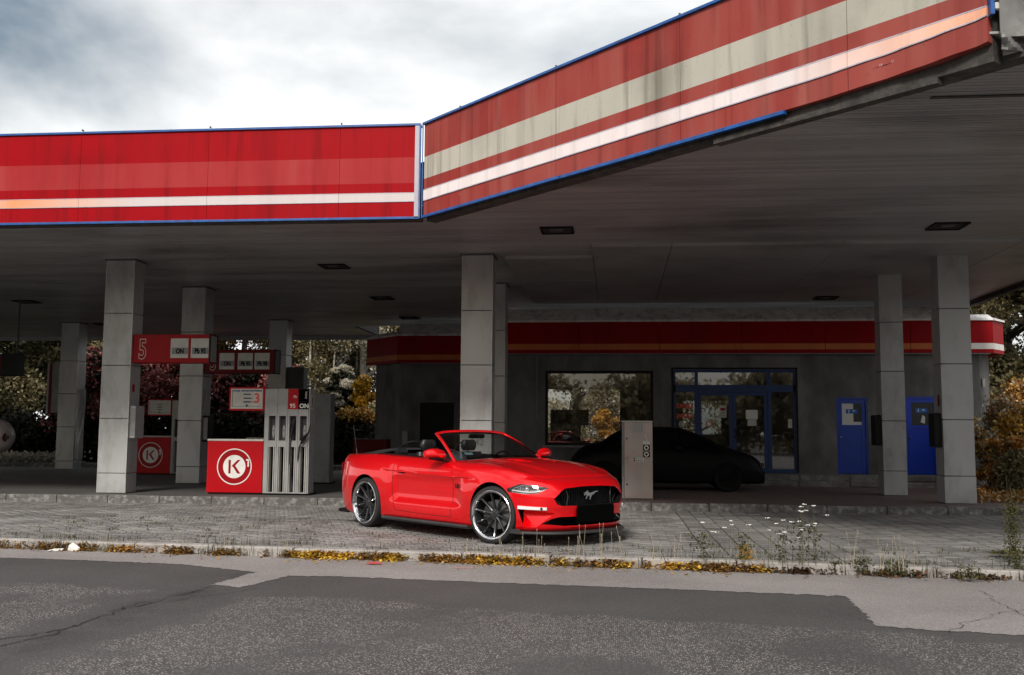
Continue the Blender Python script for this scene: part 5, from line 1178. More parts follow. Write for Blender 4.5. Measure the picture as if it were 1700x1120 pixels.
# interior
ds = MB().prism([(.62, .62), (.60, .96), (.30, .985), (.16, .93), (.14, .70), (.3, .62)], -.69, .69, 'y').build('dashboard', M['leather'], car)
MB().ball((.10, .37, .965), .14, .19, .045, nu=18, nv=8).build('instrument_hood', M['leather'], car, 50)
sw = MB().tube([(.06 + .10 * math.sin(a) * .45, .37 + .185 * math.cos(a), .90 + .175 * math.sin(a)) for a in np.linspace(0, 2 * math.pi, 25)[:-1]], .014, 8, closed=True).tube([(.06, .20, .90), (.08, .37, .89), (.06, .54, .90)], .016, 6).tube([(.08, .37, .89), (.03, .37, .74)], .016, 6).ball((.07, .37, .89), .04, .06, .05).build('steering_wheel', M['leather'], car, 50)
def seat(y, x=-.52, sc=1.0, name='seat', back=True):
    t_ = MB()
    def pad(x0, x1, w0, w1, z0, z1, bulge): t_.box(x0, x1, y - w0, y + w0, z0, z1, 0, .05)
    t_.box(x - .02, x + .50, y - .26, y + .26, .42, .60, 0, .06)
    P = []
    for k in range(9):
        v = k / 8; zc = .50 + .56 * v; xc = x + .02 - .14 * v; hw = .25 - .05 * v ** 2 ; th = .075 - .02 * v
        for a in np.linspace(0, 2 * math.pi, 17)[:-1]:
            ca, sa_ = math.cos(a), math.sin(a); P.append((xc + th * math.copysign(abs(ca) ** .6, ca), y + hw * math.copysign(abs(sa_) ** .6, sa_), zc))
    t_.add(P, [(16 * i + j, 16 * i + (j + 1) % 16, 16 * i + 16 + (j + 1) % 16, 16 * i + 16 + j) for i in range(8) for j in range(16)] + [tuple(range(16)), tuple(range(128, 144))])
    s_ = t_.build(name, M['leather'], car, 50)
    hr = MB(); P = []
    for k in range(7):
        v = k / 6; zc = 1.075 + .155 * v; r__ = math.sin(math.pi * (.14 + .72 * v)) ** .35; hw = .130 * r__; th = .055 * r__
        for a in np.linspace(0, 2 * math.pi, 17)[:-1]:
            ca, sa_ = math.cos(a), math.sin(a); P.append((x - .145 + th * math.copysign(abs(ca) ** .7, ca), y + hw * math.copysign(abs(sa_) ** .7, sa_), zc))
    hr.add(P, [(16 * i + j, 16 * i + (j + 1) % 16, 16 * i + 16 + (j + 1) % 16, 16 * i + 16 + j) for i in range(6) for j in range(16)] + [tuple(range(16)), tuple(range(96, 112))]); hr.build('headrest', M['leather'], s_, 50)
    MB().tube([(x - .14, y - .05, 1.0), (x - .145, y - .05, 1.09)], .006, 6).tube([(x - .14, y + .05, 1.0), (x - .145, y + .05, 1.09)], .006, 6).build('headrest_post', M['chrome'], s_)
seat(-.37); seat(.37)
MB().box(-1.50, -1.02, -.62, .62, .45, .70, 0, .05).box(-1.52, -1.34, -.60, .60, .60, 1.02, 0, .06).box(-1.50, -1.38, -.42, -.20, .98, 1.105, 0, .04).box(-1.50, -1.38, .20, .42, .98, 1.105, 0, .04).build('rear_seat', M['leather'], car, 50)
for s in (-1, 1): MB().tube([(-.98, s * .66, .93), (-1.02, s * .64, 1.08), (-.97, s * .58, 1.17), (-.86, s * .50, 1.205), (-.80, s * .36, 1.20), (-.80, s * .25, 1.15), (-.82, s * .2, 1.0)], .010, 8).build('roll_hoop', M['black'], car, 50)
# folded soft top under its black cover
q = MB(); V_ = []
for i in range(13):
    u = i / 12; x = -1.42 - .60 * u
    for k in range(15):
        v = -1 + 2 * k / 14; z = ztop(np.array(x), np.array(v * .66)) + .004 + .075 * (math.sin(math.pi * min(1, max(0, u * .93 + .07))) ** .55) * (1 - abs(v) ** 3) * (1 - .45 * u)
        V_.append((x + .05 * abs(v) ** 2, v * (.70 - .06 * u), float(z)))
q.add(V_, [(i * 15 + k, i * 15 + k + 1, (i + 1) * 15 + k + 1, (i + 1) * 15 + k) for i in range(12) for k in range(14)]); k0 = len(q.v)
q.build('folded_soft_top', M['cloth'], car, 60)
# door top trim and quarter windows are down: black belt line
for s in (-1, 1):
    MB().tube([(x, s * (.715 + .0 * x), float(ztop(np.array(x), np.array(.70))) + .004) for x in np.linspace(-1.30, .44, 20)], .012, 6).build('belt_trim', M['black'], car)
    # mirrors
    mb_ = MB(); V_ = []
    for i in range(9):
        u = i / 8; yy = .86 + .265 * u; r__ = (math.sin(math.pi * (.12 + .80 * u)) ** .45)
        for a in np.linspace(0, 2 * math.pi, 17)[:-1]:
            V_.append((.315 + .075 * r__ * math.cos(a) * (1.25 if math.cos(a) > 0 else .7) - .06 * u, s * yy, 1.038 + .01 * u + .078 * r__ * math.sin(a) * (1.1 if math.sin(a) > 0 else .75)))
    mb_.add(V_, [(16 * i + j, 16 * i + (j + 1) % 16, 16 * i + 16 + (j + 1) % 16, 16 * i + 16 + j) for i in range(8) for j in range(16)] + [tuple(range(16)), tuple(range(128, 144))])
    mo = mb_.build('door_mirror', M['paint'], car, 50)
    MB().tube([(.40, s * .80, .955), (.36, s * .90, .972), (.32, s * 1.0, .985)], [.028, .022, .02], 8, ry=.012).ball((.32, s * .98, .992), .075, .11, .016, nu=14, nv=6).build('mirror_foot', M['black'], mo, 50)
MB().tube([(-2.13, -.60, 1.0), (-2.15, -.60, 1.08)], .008, 6).tube([(-2.15, -.60, 1.08), (-2.24, -.60, 1.43)], .0028, 5).build('antenna', M['dark'], car)
# wheels
def wheel_mesh():
    out_ = {}
    tp = [(.262, -.115), (.275, -.125), (.318, -.128), (.336, -.118), (.3455, -.098), (.3475, -.05), (.348, 0), (.3475, .05), (.3455, .098), (.336, .118), (.318, .128), (.275, .125), (.262, .115)]
    ty = MB().lathe(tp, n=72)
    for rr in (.3480,):
        pass
    out_['tyre'] = ty.mesh('tyre', M['tyre'], 30)
    out_['lip'] = MB().lathe([(.292, -.130), (.298, -.134), (.292, -.138), (.280, -.136), (.268, -.122), (.262, -.100), (.258, -.09)], n=72).mesh('rim_lip', M['chrome'], 40)
    out_['barrel'] = MB().lathe([(.262, -.10), (.255, -.06), (.245, .02), (.25, .11), (.262, .118)], n=60).mesh('rim_barrel', M['rimblack'], 40)
    sp = MB()
    for k in range(10):
        a = 2 * math.pi * k / 10; ca, sa_ = math.cos(a), math.sin(a); P = []
        for (rr, y, wd, dp) in ((.03, -.050, .020, .03), (.08, -.052, .016, .028), (.15, -.070, .0135, .024), (.215, -.090, .0125, .020), (.258, -.108, .016, .016)):
            for (u, v) in ((-wd, dp), (-wd * .75, -dp * .1), (0, -dp * .45), (wd * .75, -dp * .1), (wd, dp)):
                P.append((rr * ca - u * sa_, y + v, rr * sa_ + u * ca))
        sp.add(P, [(5 * i + j, 5 * i + (j + 1) % 5, 5 * i + 5 + (j + 1) % 5, 5 * i + 5 + j) for i in range(4) for j in range(5)])
    out_['spoke'] = sp.mesh('spokes', M['rimblack'], 30)
    hb = MB().lathe([(.0005, -.072), (.030, -.072), (.034, -.066), (.066, -.056), (.072, -.03), (.072, .03)], n=32)
    for k in range(5): a = 2 * math.pi * k / 5; hb.cyl((.052 * math.cos(a), .052 * math.sin(a)), .009, -.068, -.05, 'y', 8)
    out_['hub'] = hb.mesh('hub', M['rimblack'], 30)
    out_['disc'] = MB().ring((0, 0), .06, .178, -.005, .02, 'y', 48).mesh('brake_disc', M['darkgrey'])
    out_['cal'] = MB().prism([(.09 * math.cos(a), .09 * math.sin(a)) for a in np.linspace(2.4, 3.6, 8)] + [(.185 * math.cos(a), .185 * math.sin(a)) for a in np.linspace(3.6, 2.4, 8)], -.03, .03, 'y').mesh('brake_caliper', M['dark'])
    return out_
WM = wheel_mesh()
def wheel(x, y, s, steer, spin):
    w0 = link_mesh('wheel', WM['tyre'], car, (x, y, .3415)); w0.rotation_euler = (0, spin, (0 if s < 0 else math.pi) + steer)
    for k, nm in (('lip', 'rim_lip'), ('barrel', 'rim_barrel'), ('spoke', 'spokes'), ('hub', 'hub'), ('disc', 'brake_disc'), ('cal', 'brake_caliper')): link_mesh(nm, WM[k], w0)
wheel(1.35, -.815, -1, R(13), .2); wheel(1.35, .815, 1, R(13), .5); wheel(-1.38, -.82, -1, 0, .35); wheel(-1.38, .82, 1, 0, .1)
# tail lights (rear)
for s in (-1, 1):
    for k in range(3):
        h, q_ = hitp((-3.2, s * (.50 + k * .11), .80), (1, 0, 0)); 
        if h is not None: MB().box(h.x - .012, h.x + .01, h.y - .035, h.y + .035, .70, .88, 0, .01).build('tail_light', M['dark_red'], car)

# ================================================================== BLACK COUPE BEHIND
bc = thing('black_car', 'all black hatchback standing in deep shade in front of the shop window', 'car', (1.05, 22.35, ZI), 0)
M['blackcar'] = mat('black_car_paint', (.0012, .0012, .0013), .5, spec=.12); M['blackglass'] = mat('black_car_glass', (.002, .002, .002), .12, spec=.35)
xs_ = np.linspace(-2.1, 2.1, 57)
zroof = ip(xs_, [-2.1, -2.02, -1.75, -1.40, -1.28, -1.0, -.6, .0, .35, .8, 1.2, 1.55, 1.85, 2.03, 2.1], [.45, .70, .93, 1.02, 1.10, 1.27, 1.36, 1.36, 1.33, 1.17, .98, .86, .76, .62, .45])
zbelt = ip(xs_, [-2.1, -1.9, -1.3, 0, 1.2, 1.7, 2.1], [.40, .72, .86, .90, .86, .74, .40])
hw_ = ip(xs_, [-2.1, -2.0, -1.7, -1.2, 0, 1.2, 1.7, 2.0, 2.1], [.45, .68, .80, .86, .88, .87, .82, .68, .45])
V_ = []; nsec = 17
for x, zr_, zbt, hh_ in zip(xs_, zroof, zbelt, hw_):
    zbt = min(zbt, zr_ - .02); half = [(0, zr_), (hh_ * .45, zr_ - .01), (hh_ * .70, zr_ - .05 - .02), (hh_ * .93, max(zbt, .35)), (hh_, max(zbt - .12, .3)), (hh_ * 1.0, .42), (hh_ * .97, .22), (hh_ * .8, .16), (0, .16)]
    ring_ = half + [(-p[0], p[1]) for p in half[-2:0:-1]]
    V_ += [(x, p[0], p[1]) for p in ring_]
ns_ = 16; q = MB(); q.add(V_, [(ns_ * i + j, ns_ * i + (j + 1) % ns_, ns_ * (i + 1) + (j + 1) % ns_, ns_ * (i + 1) + j) for i in range(56) for j in range(ns_)] + [tuple(range(ns_)), tuple(range(56 * ns_, 57 * ns_))]); q.build('body', M['blackcar'], bc, 40)
for (a, b_) in ((-1.05, -.45), (-.40, .25), (.30, .75)):
    wv = MB(); i0 = np.argmin(abs(xs_ - a)); i1 = np.argmin(abs(xs_ - b_))
    P = []
    for i in (i0, i1):
        zb2 = min(zbelt[i], zroof[i] - .02); P += [(xs_[i], -hw_[i] * .915 - .006, zb2 + .03), (xs_[i], -hw_[i] * .74 - .006, zroof[i] - .10)]
    wv.add(P, [(0, 2, 3, 1)]).build('window', M['blackglass'], bc)
for xx in (-1.3, 1.28):
    for s in (-1, 1):
        wo = MB().lathe([(.20, -.1), (.29, -.11), (.315, -.07), (.315, .07), (.29, .11), (.2, .1)], (xx, s * .78, .31), n=32).build('wheel', M['blackcar'], bc, 40); MB().cyl((xx, .31), .20, s * .78 - .06, s * .78 + .06, 'y', 24).build('rim', M['blackcar'], wo)
MB().box(1.98, 2.06, -.62, -.40, .52, .60).box(1.98, 2.06, .40, .62, .52, .60).build('tail_light', mat('dim_tail_light', (.03, .002, .002), .3, spec=.3), bc); MB().box(.2, .34, -.98, -.86, .86, .96, 0, .02).build('door_mirror', M['blackcar'], bc)

# ================================================================== VEGETATION
def leafmat(name, cols, rough=.6, trans=.25):
    m, n, b = newmat(name); nn = n.nodes; l = n.links; g = nn.new('ShaderNodeNewGeometry'); cr = nn.new('ShaderNodeValToRGB'); l.new(g.outputs['Random Per Island'], cr.inputs[0])
    e = cr.color_ramp.elements; e[0].color = (*cols[0], 1); e[1].color = (*cols[-1], 1)
    for i, c in enumerate(cols[1:-1]): k = e.new((i + 1) / (len(cols) - 1)); k.color = (*c, 1)
    no = nn.new('ShaderNodeTexNoise'); no.inputs['Scale'].default_value = .9; no.inputs['Detail'].default_value = 3; l.new(g.outputs['Position'], no.inputs['Vector'])
    h = nn.new('ShaderNodeMapRange'); h.inputs['From Min'].default_value = .3; h.inputs['From Max'].default_value = .7; h.inputs['To Min'].default_value = .55; h.inputs['To Max'].default_value = 1.35; l.new(no.outputs[0], h.inputs[0])
    v = nn.new('ShaderNodeVectorMath'); v.operation = 'SCALE'; l.new(cr.outputs[0], v.inputs[0]); l.new(h.outputs[0], v.inputs['Scale']); l.new(v.outputs[0], b.inputs['Base Color']); b.inputs['Roughness'].default_value = rough
    b.inputs['Specular IOR Level'].default_value = .25
    o = nn['Material Output']; t = nn.new('ShaderNodeBsdfTranslucent'); l.new(v.outputs[0], t.inputs[0]); x = nn.new('ShaderNodeMixShader'); x.inputs[0].default_value = trans
    l.new(b.outputs[0], x.inputs[1]); l.new(t.outputs[0], x.inputs[2]); l.new(x.outputs[0], o.inputs[0]); return m
LF = {'dark': leafmat('leaf_dark', [(.016, .020, .008), (.030, .034, .012), (.06, .055, .018)]),
      'olive': leafmat('leaf_olive', [(.055, .052, .022), (.11, .095, .04), (.19, .155, .075), (.30, .25, .14)]),
      'gold': leafmat('leaf_gold', [(.14, .07, .012), (.42, .20, .02), (.58, .33, .05), (.62, .48, .20)]),
      'rust': leafmat('leaf_rust', [(.12, .055, .02), (.34, .14, .02), (.50, .24, .04), (.62, .54, .38)]),
      'redd': leafmat('leaf_red', [(.08, .012, .014), (.20, .04, .04), (.34, .10, .09), (.44, .26, .22)]),
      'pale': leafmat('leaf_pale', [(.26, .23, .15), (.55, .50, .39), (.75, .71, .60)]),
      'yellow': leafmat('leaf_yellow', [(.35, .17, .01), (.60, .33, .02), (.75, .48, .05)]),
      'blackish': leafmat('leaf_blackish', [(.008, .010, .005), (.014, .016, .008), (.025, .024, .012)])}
LF['far'] = leafmat('leaf_across_road', [(.20, .17, .10), (.38, .32, .20), (.5, .44, .3)], .7, .5)
M['bark'] = mat('bark', (.05, .042, .035), .95, var=.3, vscale=8, bump=.8, bscale=30); M['birch'] = mat('birch_bark', (.42, .40, .36), .8, dirt=(.05, .04, .04), dscale=7, damt=.9, stretch=(1, 1, .7)); M['stem'] = mat('weed_stem', (.12, .10, .05), .9, var=.3); M['straw'] = mat('dry_straw', (.38, .32, .22), .9, var=.3, vscale=20)
def leaves(name, blobs, n, size, m, parent=None, shell=.55, up=0.0, aspect=.6):
    bl = np.array(blobs, float); vol = bl[:, 3] * bl[:, 4] * bl[:, 5]; idx = RNG.choice(len(bl), n, p=vol ** .8 / (vol ** .8).sum())
    d = RNG.normal(size=(n, 3)); d /= np.linalg.norm(d, axis=1)[:, None]; rr = (shell + (1 - shell) * RNG.random(n)) * (1 + .12 * RNG.normal(size=n))
    c = bl[idx, :3] + d * rr[:, None] * bl[idx, 3:6]
    c[:, 2] = np.maximum(c[:, 2], .05)
    a = RNG.normal(size=(n, 3)); a /= np.linalg.norm(a, axis=1)[:, None]; t = RNG.normal(size=(n, 3)); t[:, 2] += up; b_ = np.cross(a, t); b_ /= np.linalg.norm(b_, axis=1)[:, None] + 1e-9
    s = size * (.6 + .8 * RNG.random(n))[:, None]
    V_ = np.stack([c - a * s, c - b_ * s * aspect, c + a * s, c + b_ * s * aspect], 1).reshape(-1, 3)
    me = bpy.data.meshes.new(name); me.vertices.add(4 * n); me.vertices.foreach_set('co', V_.astype(np.float32).ravel())
    me.loops.add(4 * n); me.loops.foreach_set('vertex_index', np.arange(4 * n, dtype=np.int32)); me.polygons.add(n); me.polygons.foreach_set('loop_start', np.arange(0, 4 * n, 4, dtype=np.int32))
    me.materials.append(m); me.update(); me.validate()
    o = bpy.data.objects.new(name, me); C.objects.link(o)
    if parent is not None: o.parent = parent
    return o
def blobs_for(h, r, rnd, k=14, base=.25, squash=1.0, cone=0.0):
    B = []
    for i in range(k):
        z = h * (base + (1 - base) * rnd.random() ** .8); f = (z / h - base) / (1 - base)
        w_r = r * ((1 - f) if cone else math.sqrt(max(.12, 1 - (2 * f - .9) ** 2 * .8)))
        a = rnd.random() * 6.28; q = rnd.random() ** .5 * w_r * .8; s = r * rnd.uniform(.22, .42) * (1 - .5 * f * cone)
        B.append((q * math.cos(a), q * math.sin(a), z, s, s, s * squash * .8))
    return B
def tree(name, label, x, y, h, r, kinds, n, size, seed, cat='tree', group=None, z=0.0, trunk='bark', base=.25, cone=0.0, k=14, crown_name='crown', shell=.45):
    rnd = random.Random(seed); t = thing(name, label, cat, (x, y, z), 0, group); mt = MB(); tr_ = max(.03, h * .018)
    lean = (rnd.uniform(-.03, .03) * h, rnd.uniform(-.02, .02) * h)
    mt.tube([(0, 0, 0), (lean[0] * .3, lean[1] * .3, h * .3), (lean[0] * .7, lean[1] * .7, h * .6), (lean[0], lean[1], h * .95)], [tr_ * 1.5, tr_, tr_ * .7, tr_ * .2], 8)
    B = blobs_for(h, r, rnd, k, base, 1.0, cone)
    for b_ in B[:7]: mt.tube([(lean[0] * b_[2] / h, lean[1] * b_[2] / h, b_[2] * .75), (b_[0] * .5, b_[1] * .5, b_[2] * .9), (b_[0], b_[1], b_[2])], [tr_ * .5, tr_ * .3, tr_ * .1], 5)
    mt.build('trunk', M[trunk], t, 60)
    for i, kd in enumerate(kinds): leaves(crown_name, [b_ for j, b_ in enumerate(B) if len(kinds) == 1 or j % len(kinds) == i or rnd.random() < .3], n // len(kinds), size, LF[kd], t, shell)
    return t
def X_(px, y): return aty(px, 640, y)[0]
# woods behind, far left
for i, (px, y, h, r, kd, lab) in enumerate([
    (-30, 40, 8.5, 3.4, ('dark', 'olive'), 'dark green tree at the left photo edge behind the tank'), (45, 43, 9.5, 3.6, ('dark', 'olive'), 'dark tree with golden sprays above the white tank'),
    (110, 46, 10.5, 3.4, ('olive', 'dark'), 'olive tree behind the far left column'), (175, 44, 9.0, 3.0, ('dark', 'olive'), 'dark tree behind the front left column'),
    (250, 50, 10.5, 3.8, ('dark', 'olive'), 'tree above the red hedge, left of the second column'), (330, 52, 11, 3.6, ('olive', 'dark'), 'tree behind the two red signs'), (400, 54, 11.5, 3.8, ('olive', 'gold'), 'tan tree seen above the darker red sign')]):
    tree('broadleaf_tree', lab, X_(px, y), y, h, r, kd, 30000, .085, 100 + i, group='trees behind the station on the left', z=.1, base=.05, k=22)
for i, (px, y, h, r, kd, lab) in enumerate([
    (480, 58, 12, 3.6, ('olive', 'pale'), 'pale birch with white trunk above the grey pump cabinet'), (520, 64, 13, 4.0, ('olive', 'gold'), 'tan birch standing between pump cabinet and pale conifer'), (560, 62, 12.5, 3.8, ('olive', 'dark'), 'olive tree directly behind the pale conifer'),
    (605, 56, 11.5, 3.4, ('olive', 'pale'), 'sunlit pale tree at the left end of the shop'), (660, 66, 13, 4, ('olive', 'dark'), 'tree mostly hidden behind the left end of the shop')]):
    tree('birch_tree', lab, X_(px, y), y, h, r, kd, 30000, .09, 200 + i, group='trees behind the gap left of the shop', z=.1, trunk='birch', base=.12, k=24)
for i, (px, dy) in enumerate(((512, 0), (520, 1.2), (548, 6), (590, 5))):
    t = thing('bare_birch', ['thin white birch trunk left in the gap beside the shop', 'second thin white birch trunk beside the leftmost', 'white birch trunk behind the conifer tip', 'white birch trunk nearest the shop corner', 'faint birch trunk right of the grey column'][i], 'tree trunk', (X_(px, 52 + dy), 52 + dy, .1)); MB().tube([(0, 0, 0), (.1, 0, 3), (.05 + .1 * (i % 3), 0, 6), (.3 - .2 * (i % 2), 0, 9.5)], [.07, .06, .05, .02], 7).build('trunk', M['birch'], t, 60); leaves('foliage', [(.1, 0, 4.5, .9, .9, .8), (0, .2, 6.5, 1, 1, 1.2), (.2, 0, 8.5, .9, .9, 1.2)], 3500, .08, LF['olive'], t, .2)
# red leaved hedge
for i, (px, y, h, lab) in enumerate(((165, 36.5, 3.9, 'red leaved shrub left of the front left column'), (225, 37, 4.1, 'tall red leaved shrub between the two left columns'), (285, 37, 4.0, 'red leaved shrub under the number five sign'), (345, 37.5, 3.8, 'red leaved shrub between the two signs'), (400, 38, 3.9, 'red leaved shrub above the pump display'), (450, 38.5, 3.6, 'pinkish shrub touching the tall pump cabinet'))):
    t = tree('red_shrub', lab, X_(px, y), y, h, 1.9, ('redd', 'blackish'), 9000, .085, 300 + i, cat='shrub', group='red leaved shrubs behind the pumps', z=.15, base=.25, k=22, crown_name='foliage')
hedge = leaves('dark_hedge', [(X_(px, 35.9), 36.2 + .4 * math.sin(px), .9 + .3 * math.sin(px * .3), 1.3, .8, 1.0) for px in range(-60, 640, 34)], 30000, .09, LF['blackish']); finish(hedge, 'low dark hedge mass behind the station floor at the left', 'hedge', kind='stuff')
# pale conifer, yellow bush
t = thing('pale_conifer', 'pale grey conifer with layered boughs left of the shop', 'conifer', (X_(566, 38), 38, .15)); rnd = random.Random(5)
MB().tube([(0, 0, 0), (0, 0, 2.3), (0, 0, 4.0)], [.09, .06, .01], 8).build('trunk', M['bark'], t)
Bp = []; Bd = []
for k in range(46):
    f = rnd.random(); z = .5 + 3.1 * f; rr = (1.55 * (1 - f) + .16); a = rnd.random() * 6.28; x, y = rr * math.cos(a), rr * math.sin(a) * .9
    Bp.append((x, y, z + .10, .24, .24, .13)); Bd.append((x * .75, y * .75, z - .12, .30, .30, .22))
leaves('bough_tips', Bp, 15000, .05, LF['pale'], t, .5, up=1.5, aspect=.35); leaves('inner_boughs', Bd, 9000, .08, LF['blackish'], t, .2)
tree('yellow_bush', 'bright yellow leaved bush against the left shop corner', X_(607, 37), 37, 3.3, .75, ('yellow', 'gold'), 5000, .075, 41, cat='bush', z=.15, base=.35, k=16, crown_name='foliage')
tree('orange_bush', 'orange leaved bush under the pale conifer', X_(585, 36.3), 36.3, 1.9, 1.0, ('rust', 'gold'), 4000, .07, 42, cat='bush', z=.15, base=.5, k=14, crown_name='foliage')
# behind the shop: trees seen through its rear windows
for i, (px, y, h) in enumerate(((880, 44, 6.5), (960, 46, 7), (1050, 45, 6.5), (1160, 46, 7))):
    tree('roadside_tree', ['pale tree seen through the left side of the big window', 'pale tree in the middle of the big window', 'olive tree seen behind the service pillar through the glass', 'tree seen through the left door glass'][i], X_(px, y), y, h, 2.8, ('pale', 'olive'), 20000, .07, 500 + i, group='trees seen through the shop', z=.15, base=.05, k=20)
tree('orange_bush', 'golden bush seen through the big shop window', X_(1005, 40), 40, 2.0, .8, ('rust', 'gold'), 5000, .07, 43, cat='bush', z=.15, base=.15, k=16, crown_name='foliage')
# right side
for i, (px, y, h, r, lab) in enumerate(((1640, 38, 11, 4.0, 'dark tree behind the right end of the shop'), (1720, 36, 11, 4.0, 'dark green tree at the right photo edge'), (1790, 34, 10, 4.0, 'tree just beyond the right photo edge'), (1680, 46, 13, 4.5, 'tan topped tree farther back on the right'))):
    tree('dark_tree', lab, X_(px, y), y, h, r, ('dark', 'olive', 'olive'), 36000, .085, 600 + i, group='trees behind the right end', z=.1, base=.03, k=28)
rnd = random.Random(77)
for i, (px, y, h, r, kd, lab) in enumerate(((1640, 27.5, 2.3, 1.1, ('rust', 'gold'), 'tall orange shrub growing against the right shop corner'), (1690, 27, 2.5, 1.2, ('rust', 'gold'), 'orange leaved shrub at the right photo edge'), (1645, 24.5, 2.0, .9, ('pale', 'gold', 'pale', 'rust'), 'cream and gold flowering bush behind the far right column'), (1690, 24, 1.9, 1.0, ('pale', 'rust', 'gold'), 'pale flowering bush at the right photo edge'), (1668, 21.6, 1.15, .8, ('rust', 'olive'), 'low rusty weeds right of the far right column'), (1730, 22, 2.2, 1.3, ('gold', 'rust'), 'golden shrub cut by the right photo edge'))):
    t = tree('autumn_shrub', lab, X_(px, y), y, h, r, kd, 7000, .045, 700 + i, cat='shrub', group='autumn shrubs at the right of the station', z=.1, base=.1, k=20, crown_name='foliage', shell=.3)
    sm_ = MB()
    for k in range(16):
        a = rnd.random() * 6.28; q_ = rnd.random() * r * .7; sm_.tube([(q_ * .4 * math.cos(a), q_ * .4 * math.sin(a), 0), (q_ * math.cos(a), q_ * math.sin(a), h * rnd.uniform(.85, 1.12))], [.012, .004], 4)
    sm_.build('stem', M['stem'], t)
gl_ = leaves('light_grass', [(X_(px, 33), 33.5, .3, .9, .6, .25) for px in range(-30, 100, 20)], 5000, .05, LF['pale'], None, .2, up=2); finish(gl_, 'pale sunlit grass beyond the white tank', 'grass', kind='stuff')
rg_ = leaves('rough_grass', [(X_(px, y), y, .16, .8, .8, .16) for px in range(1620, 1800, 16) for y in (19.6, 21, 23)], 8000, .035, LF['rust'], None, .1, up=2); finish(rg_, 'rusty ground cover right of the station floor', 'ground cover', kind='stuff')
# wood across the road, behind the viewer, mirrored in the glass
wd = leaves('far_wood', [(x, -24 - 2 * math.sin(x), 2.6 + 1.2 * math.sin(x * .7), 3.0, 2.0, 3.0) for x in range(-45, 50, 2)], 110000, .24, LF['far'], None, .3); finish(wd, 'line of trees across the road behind the viewer', 'wood', kind='stuff')

# ------------------------------------------------------------------ weeds along the kerb
def frange(a, b, n): return [a + (b - a) * i / n for i in range(n)]
L0, L1 = -.6, (K1[0] - K0[0]) / KD[0]
def blade_mesh(name, spots, m, h0, h1, w_, lean=.35, par=None):
    V_ = []; F_ = []
    for (x, y, z) in spots:
        h = random.uniform(h0, h1); a = random.random() * 6.28; le = random.uniform(.05, lean) * h; dx, dy = math.cos(a) * le, math.sin(a) * le; px_, py2 = -math.sin(a) * w_, math.cos(a) * w_; k = len(V_)
        V_ += [(x - px_, y - py2, z), (x + px_, y + py2, z), (x + dx * .35 + px_ * .8, y + dy * .35 + py2 * .8, z + h * .6), (x + dx * .35 - px_ * .8, y + dy * .35 - py2 * .8, z + h * .6), (x + dx, y + dy, z + h)]
        F_ += [(k, k + 1, k + 2, k + 3), (k + 3, k + 2, k + 4)]
    return MB().add(V_, F_).build(name, m, par)
CLK = [random.uniform(L0, L1 + .5) for _ in range(46)]
# fallen leaves banked against the kerb foot
def leafpile(name, n, s0, s1, dens, m, label, spread=.045, hmax=.09, size=.03):
    B = []
    V_ = []; F_ = []; rg = random.Random(hash(label) % 999)
    cl = [(rg.uniform(s0, s1), rg.uniform(.02, .11)) for _ in range(dens)]
    for _ in range(n):
        c_, sp = rg.choice(cl); s = c_ + rg.gauss(0, sp); t = -abs(rg.gauss(0, spread * (4 if rg.random() < .06 else 1))) - .004; x, y = kp(s, t); f = max(0, 1 - abs(t) / .10); z = ZR + .006 + rg.random() * hmax * f
        a = rg.random() * 6.28; b__ = rg.uniform(-1.1, 1.1); L_ = size * rg.uniform(.5, 1.9); ca, sa_ = math.cos(a), math.sin(a); cb_, sb = math.cos(b__), abs(math.sin(b__)); k = len(V_)
        V_ += [(x - ca * L_ * cb_, y - sa_ * L_ * cb_, z), (x - sa_ * L_ * .5, y + ca * L_ * .5, z + L_ * sb * .5), (x + ca * L_ * cb_, y + sa_ * L_ * cb_, z + L_ * sb), (x + sa_ * L_ * .5, y - ca * L_ * .5, z + L_ * sb * .5)]
        F_.append((k, k + 1, k + 2, k + 3))
    o = MB().add(V_, F_).build(name, m); finish(o, label, 'leaves', kind='stuff'); return o
LF['litter'] = leafmat('litter_leaf', [(.07, .035, .012), (.22, .10, .015), (.42, .20, .03), (.36, .27, .13)], .7, .15)
LF['litterY'] = leafmat('litter_yellow', [(.42, .22, .01), (.70, .42, .03), (.75, .52, .12)], .7, .15)
LF['litterD'] = leafmat('litter_dark', [(.05, .03, .02), (.13, .07, .03), (.20, .10, .05)], .8, .1)
LF['weed'] = leafmat('weed_green', [(.03, .035, .012), (.07, .07, .025), (.14, .12, .04)], .7, .2)
leafpile('fallen_leaves', 3800, L0 - 1, 4.6, 60, LF['litter'], 'orange brown fallen leaves banked along the road kerb on the left', hmax=.09, size=.018)
leafpile('fallen_leaves', 4200, 4.6, 9.0, 45, LF['litter'], 'orange brown fallen leaves banked along the kerb below the car', hmax=.09, size=.019)
leafpile('fallen_leaves', 1500, 3.9, 5.1, 10, LF['litterY'], 'bright yellow leaves at the kerb left of the front wheel', hmax=.08, size=.020)
leafpile('fallen_leaves', 1100, 6.0, 9.3, 14, LF['litterY'], 'yellow leaves scattered along the kerb in front of the bumper', hmax=.09, size=.021)
leafpile('fallen_leaves', 1600, 8.4, L1 + 1, 30, LF['litterD'], 'dark dead leaves and roots along the kerb on the right', hmax=.06, size=.022)
sp = [];
for _ in range(900):
    s = random.choice(CLK) + random.gauss(0, .12); t = random.gauss(-.02, .035); x, y = kp(s, t); sp.append((x, y, ZR))
finish(blade_mesh('kerb_grass', sp, LF['weed'], .05, .17, .003), 'thin dark grass blades growing from the kerb joint', 'grass', kind='stuff')
sp = [];
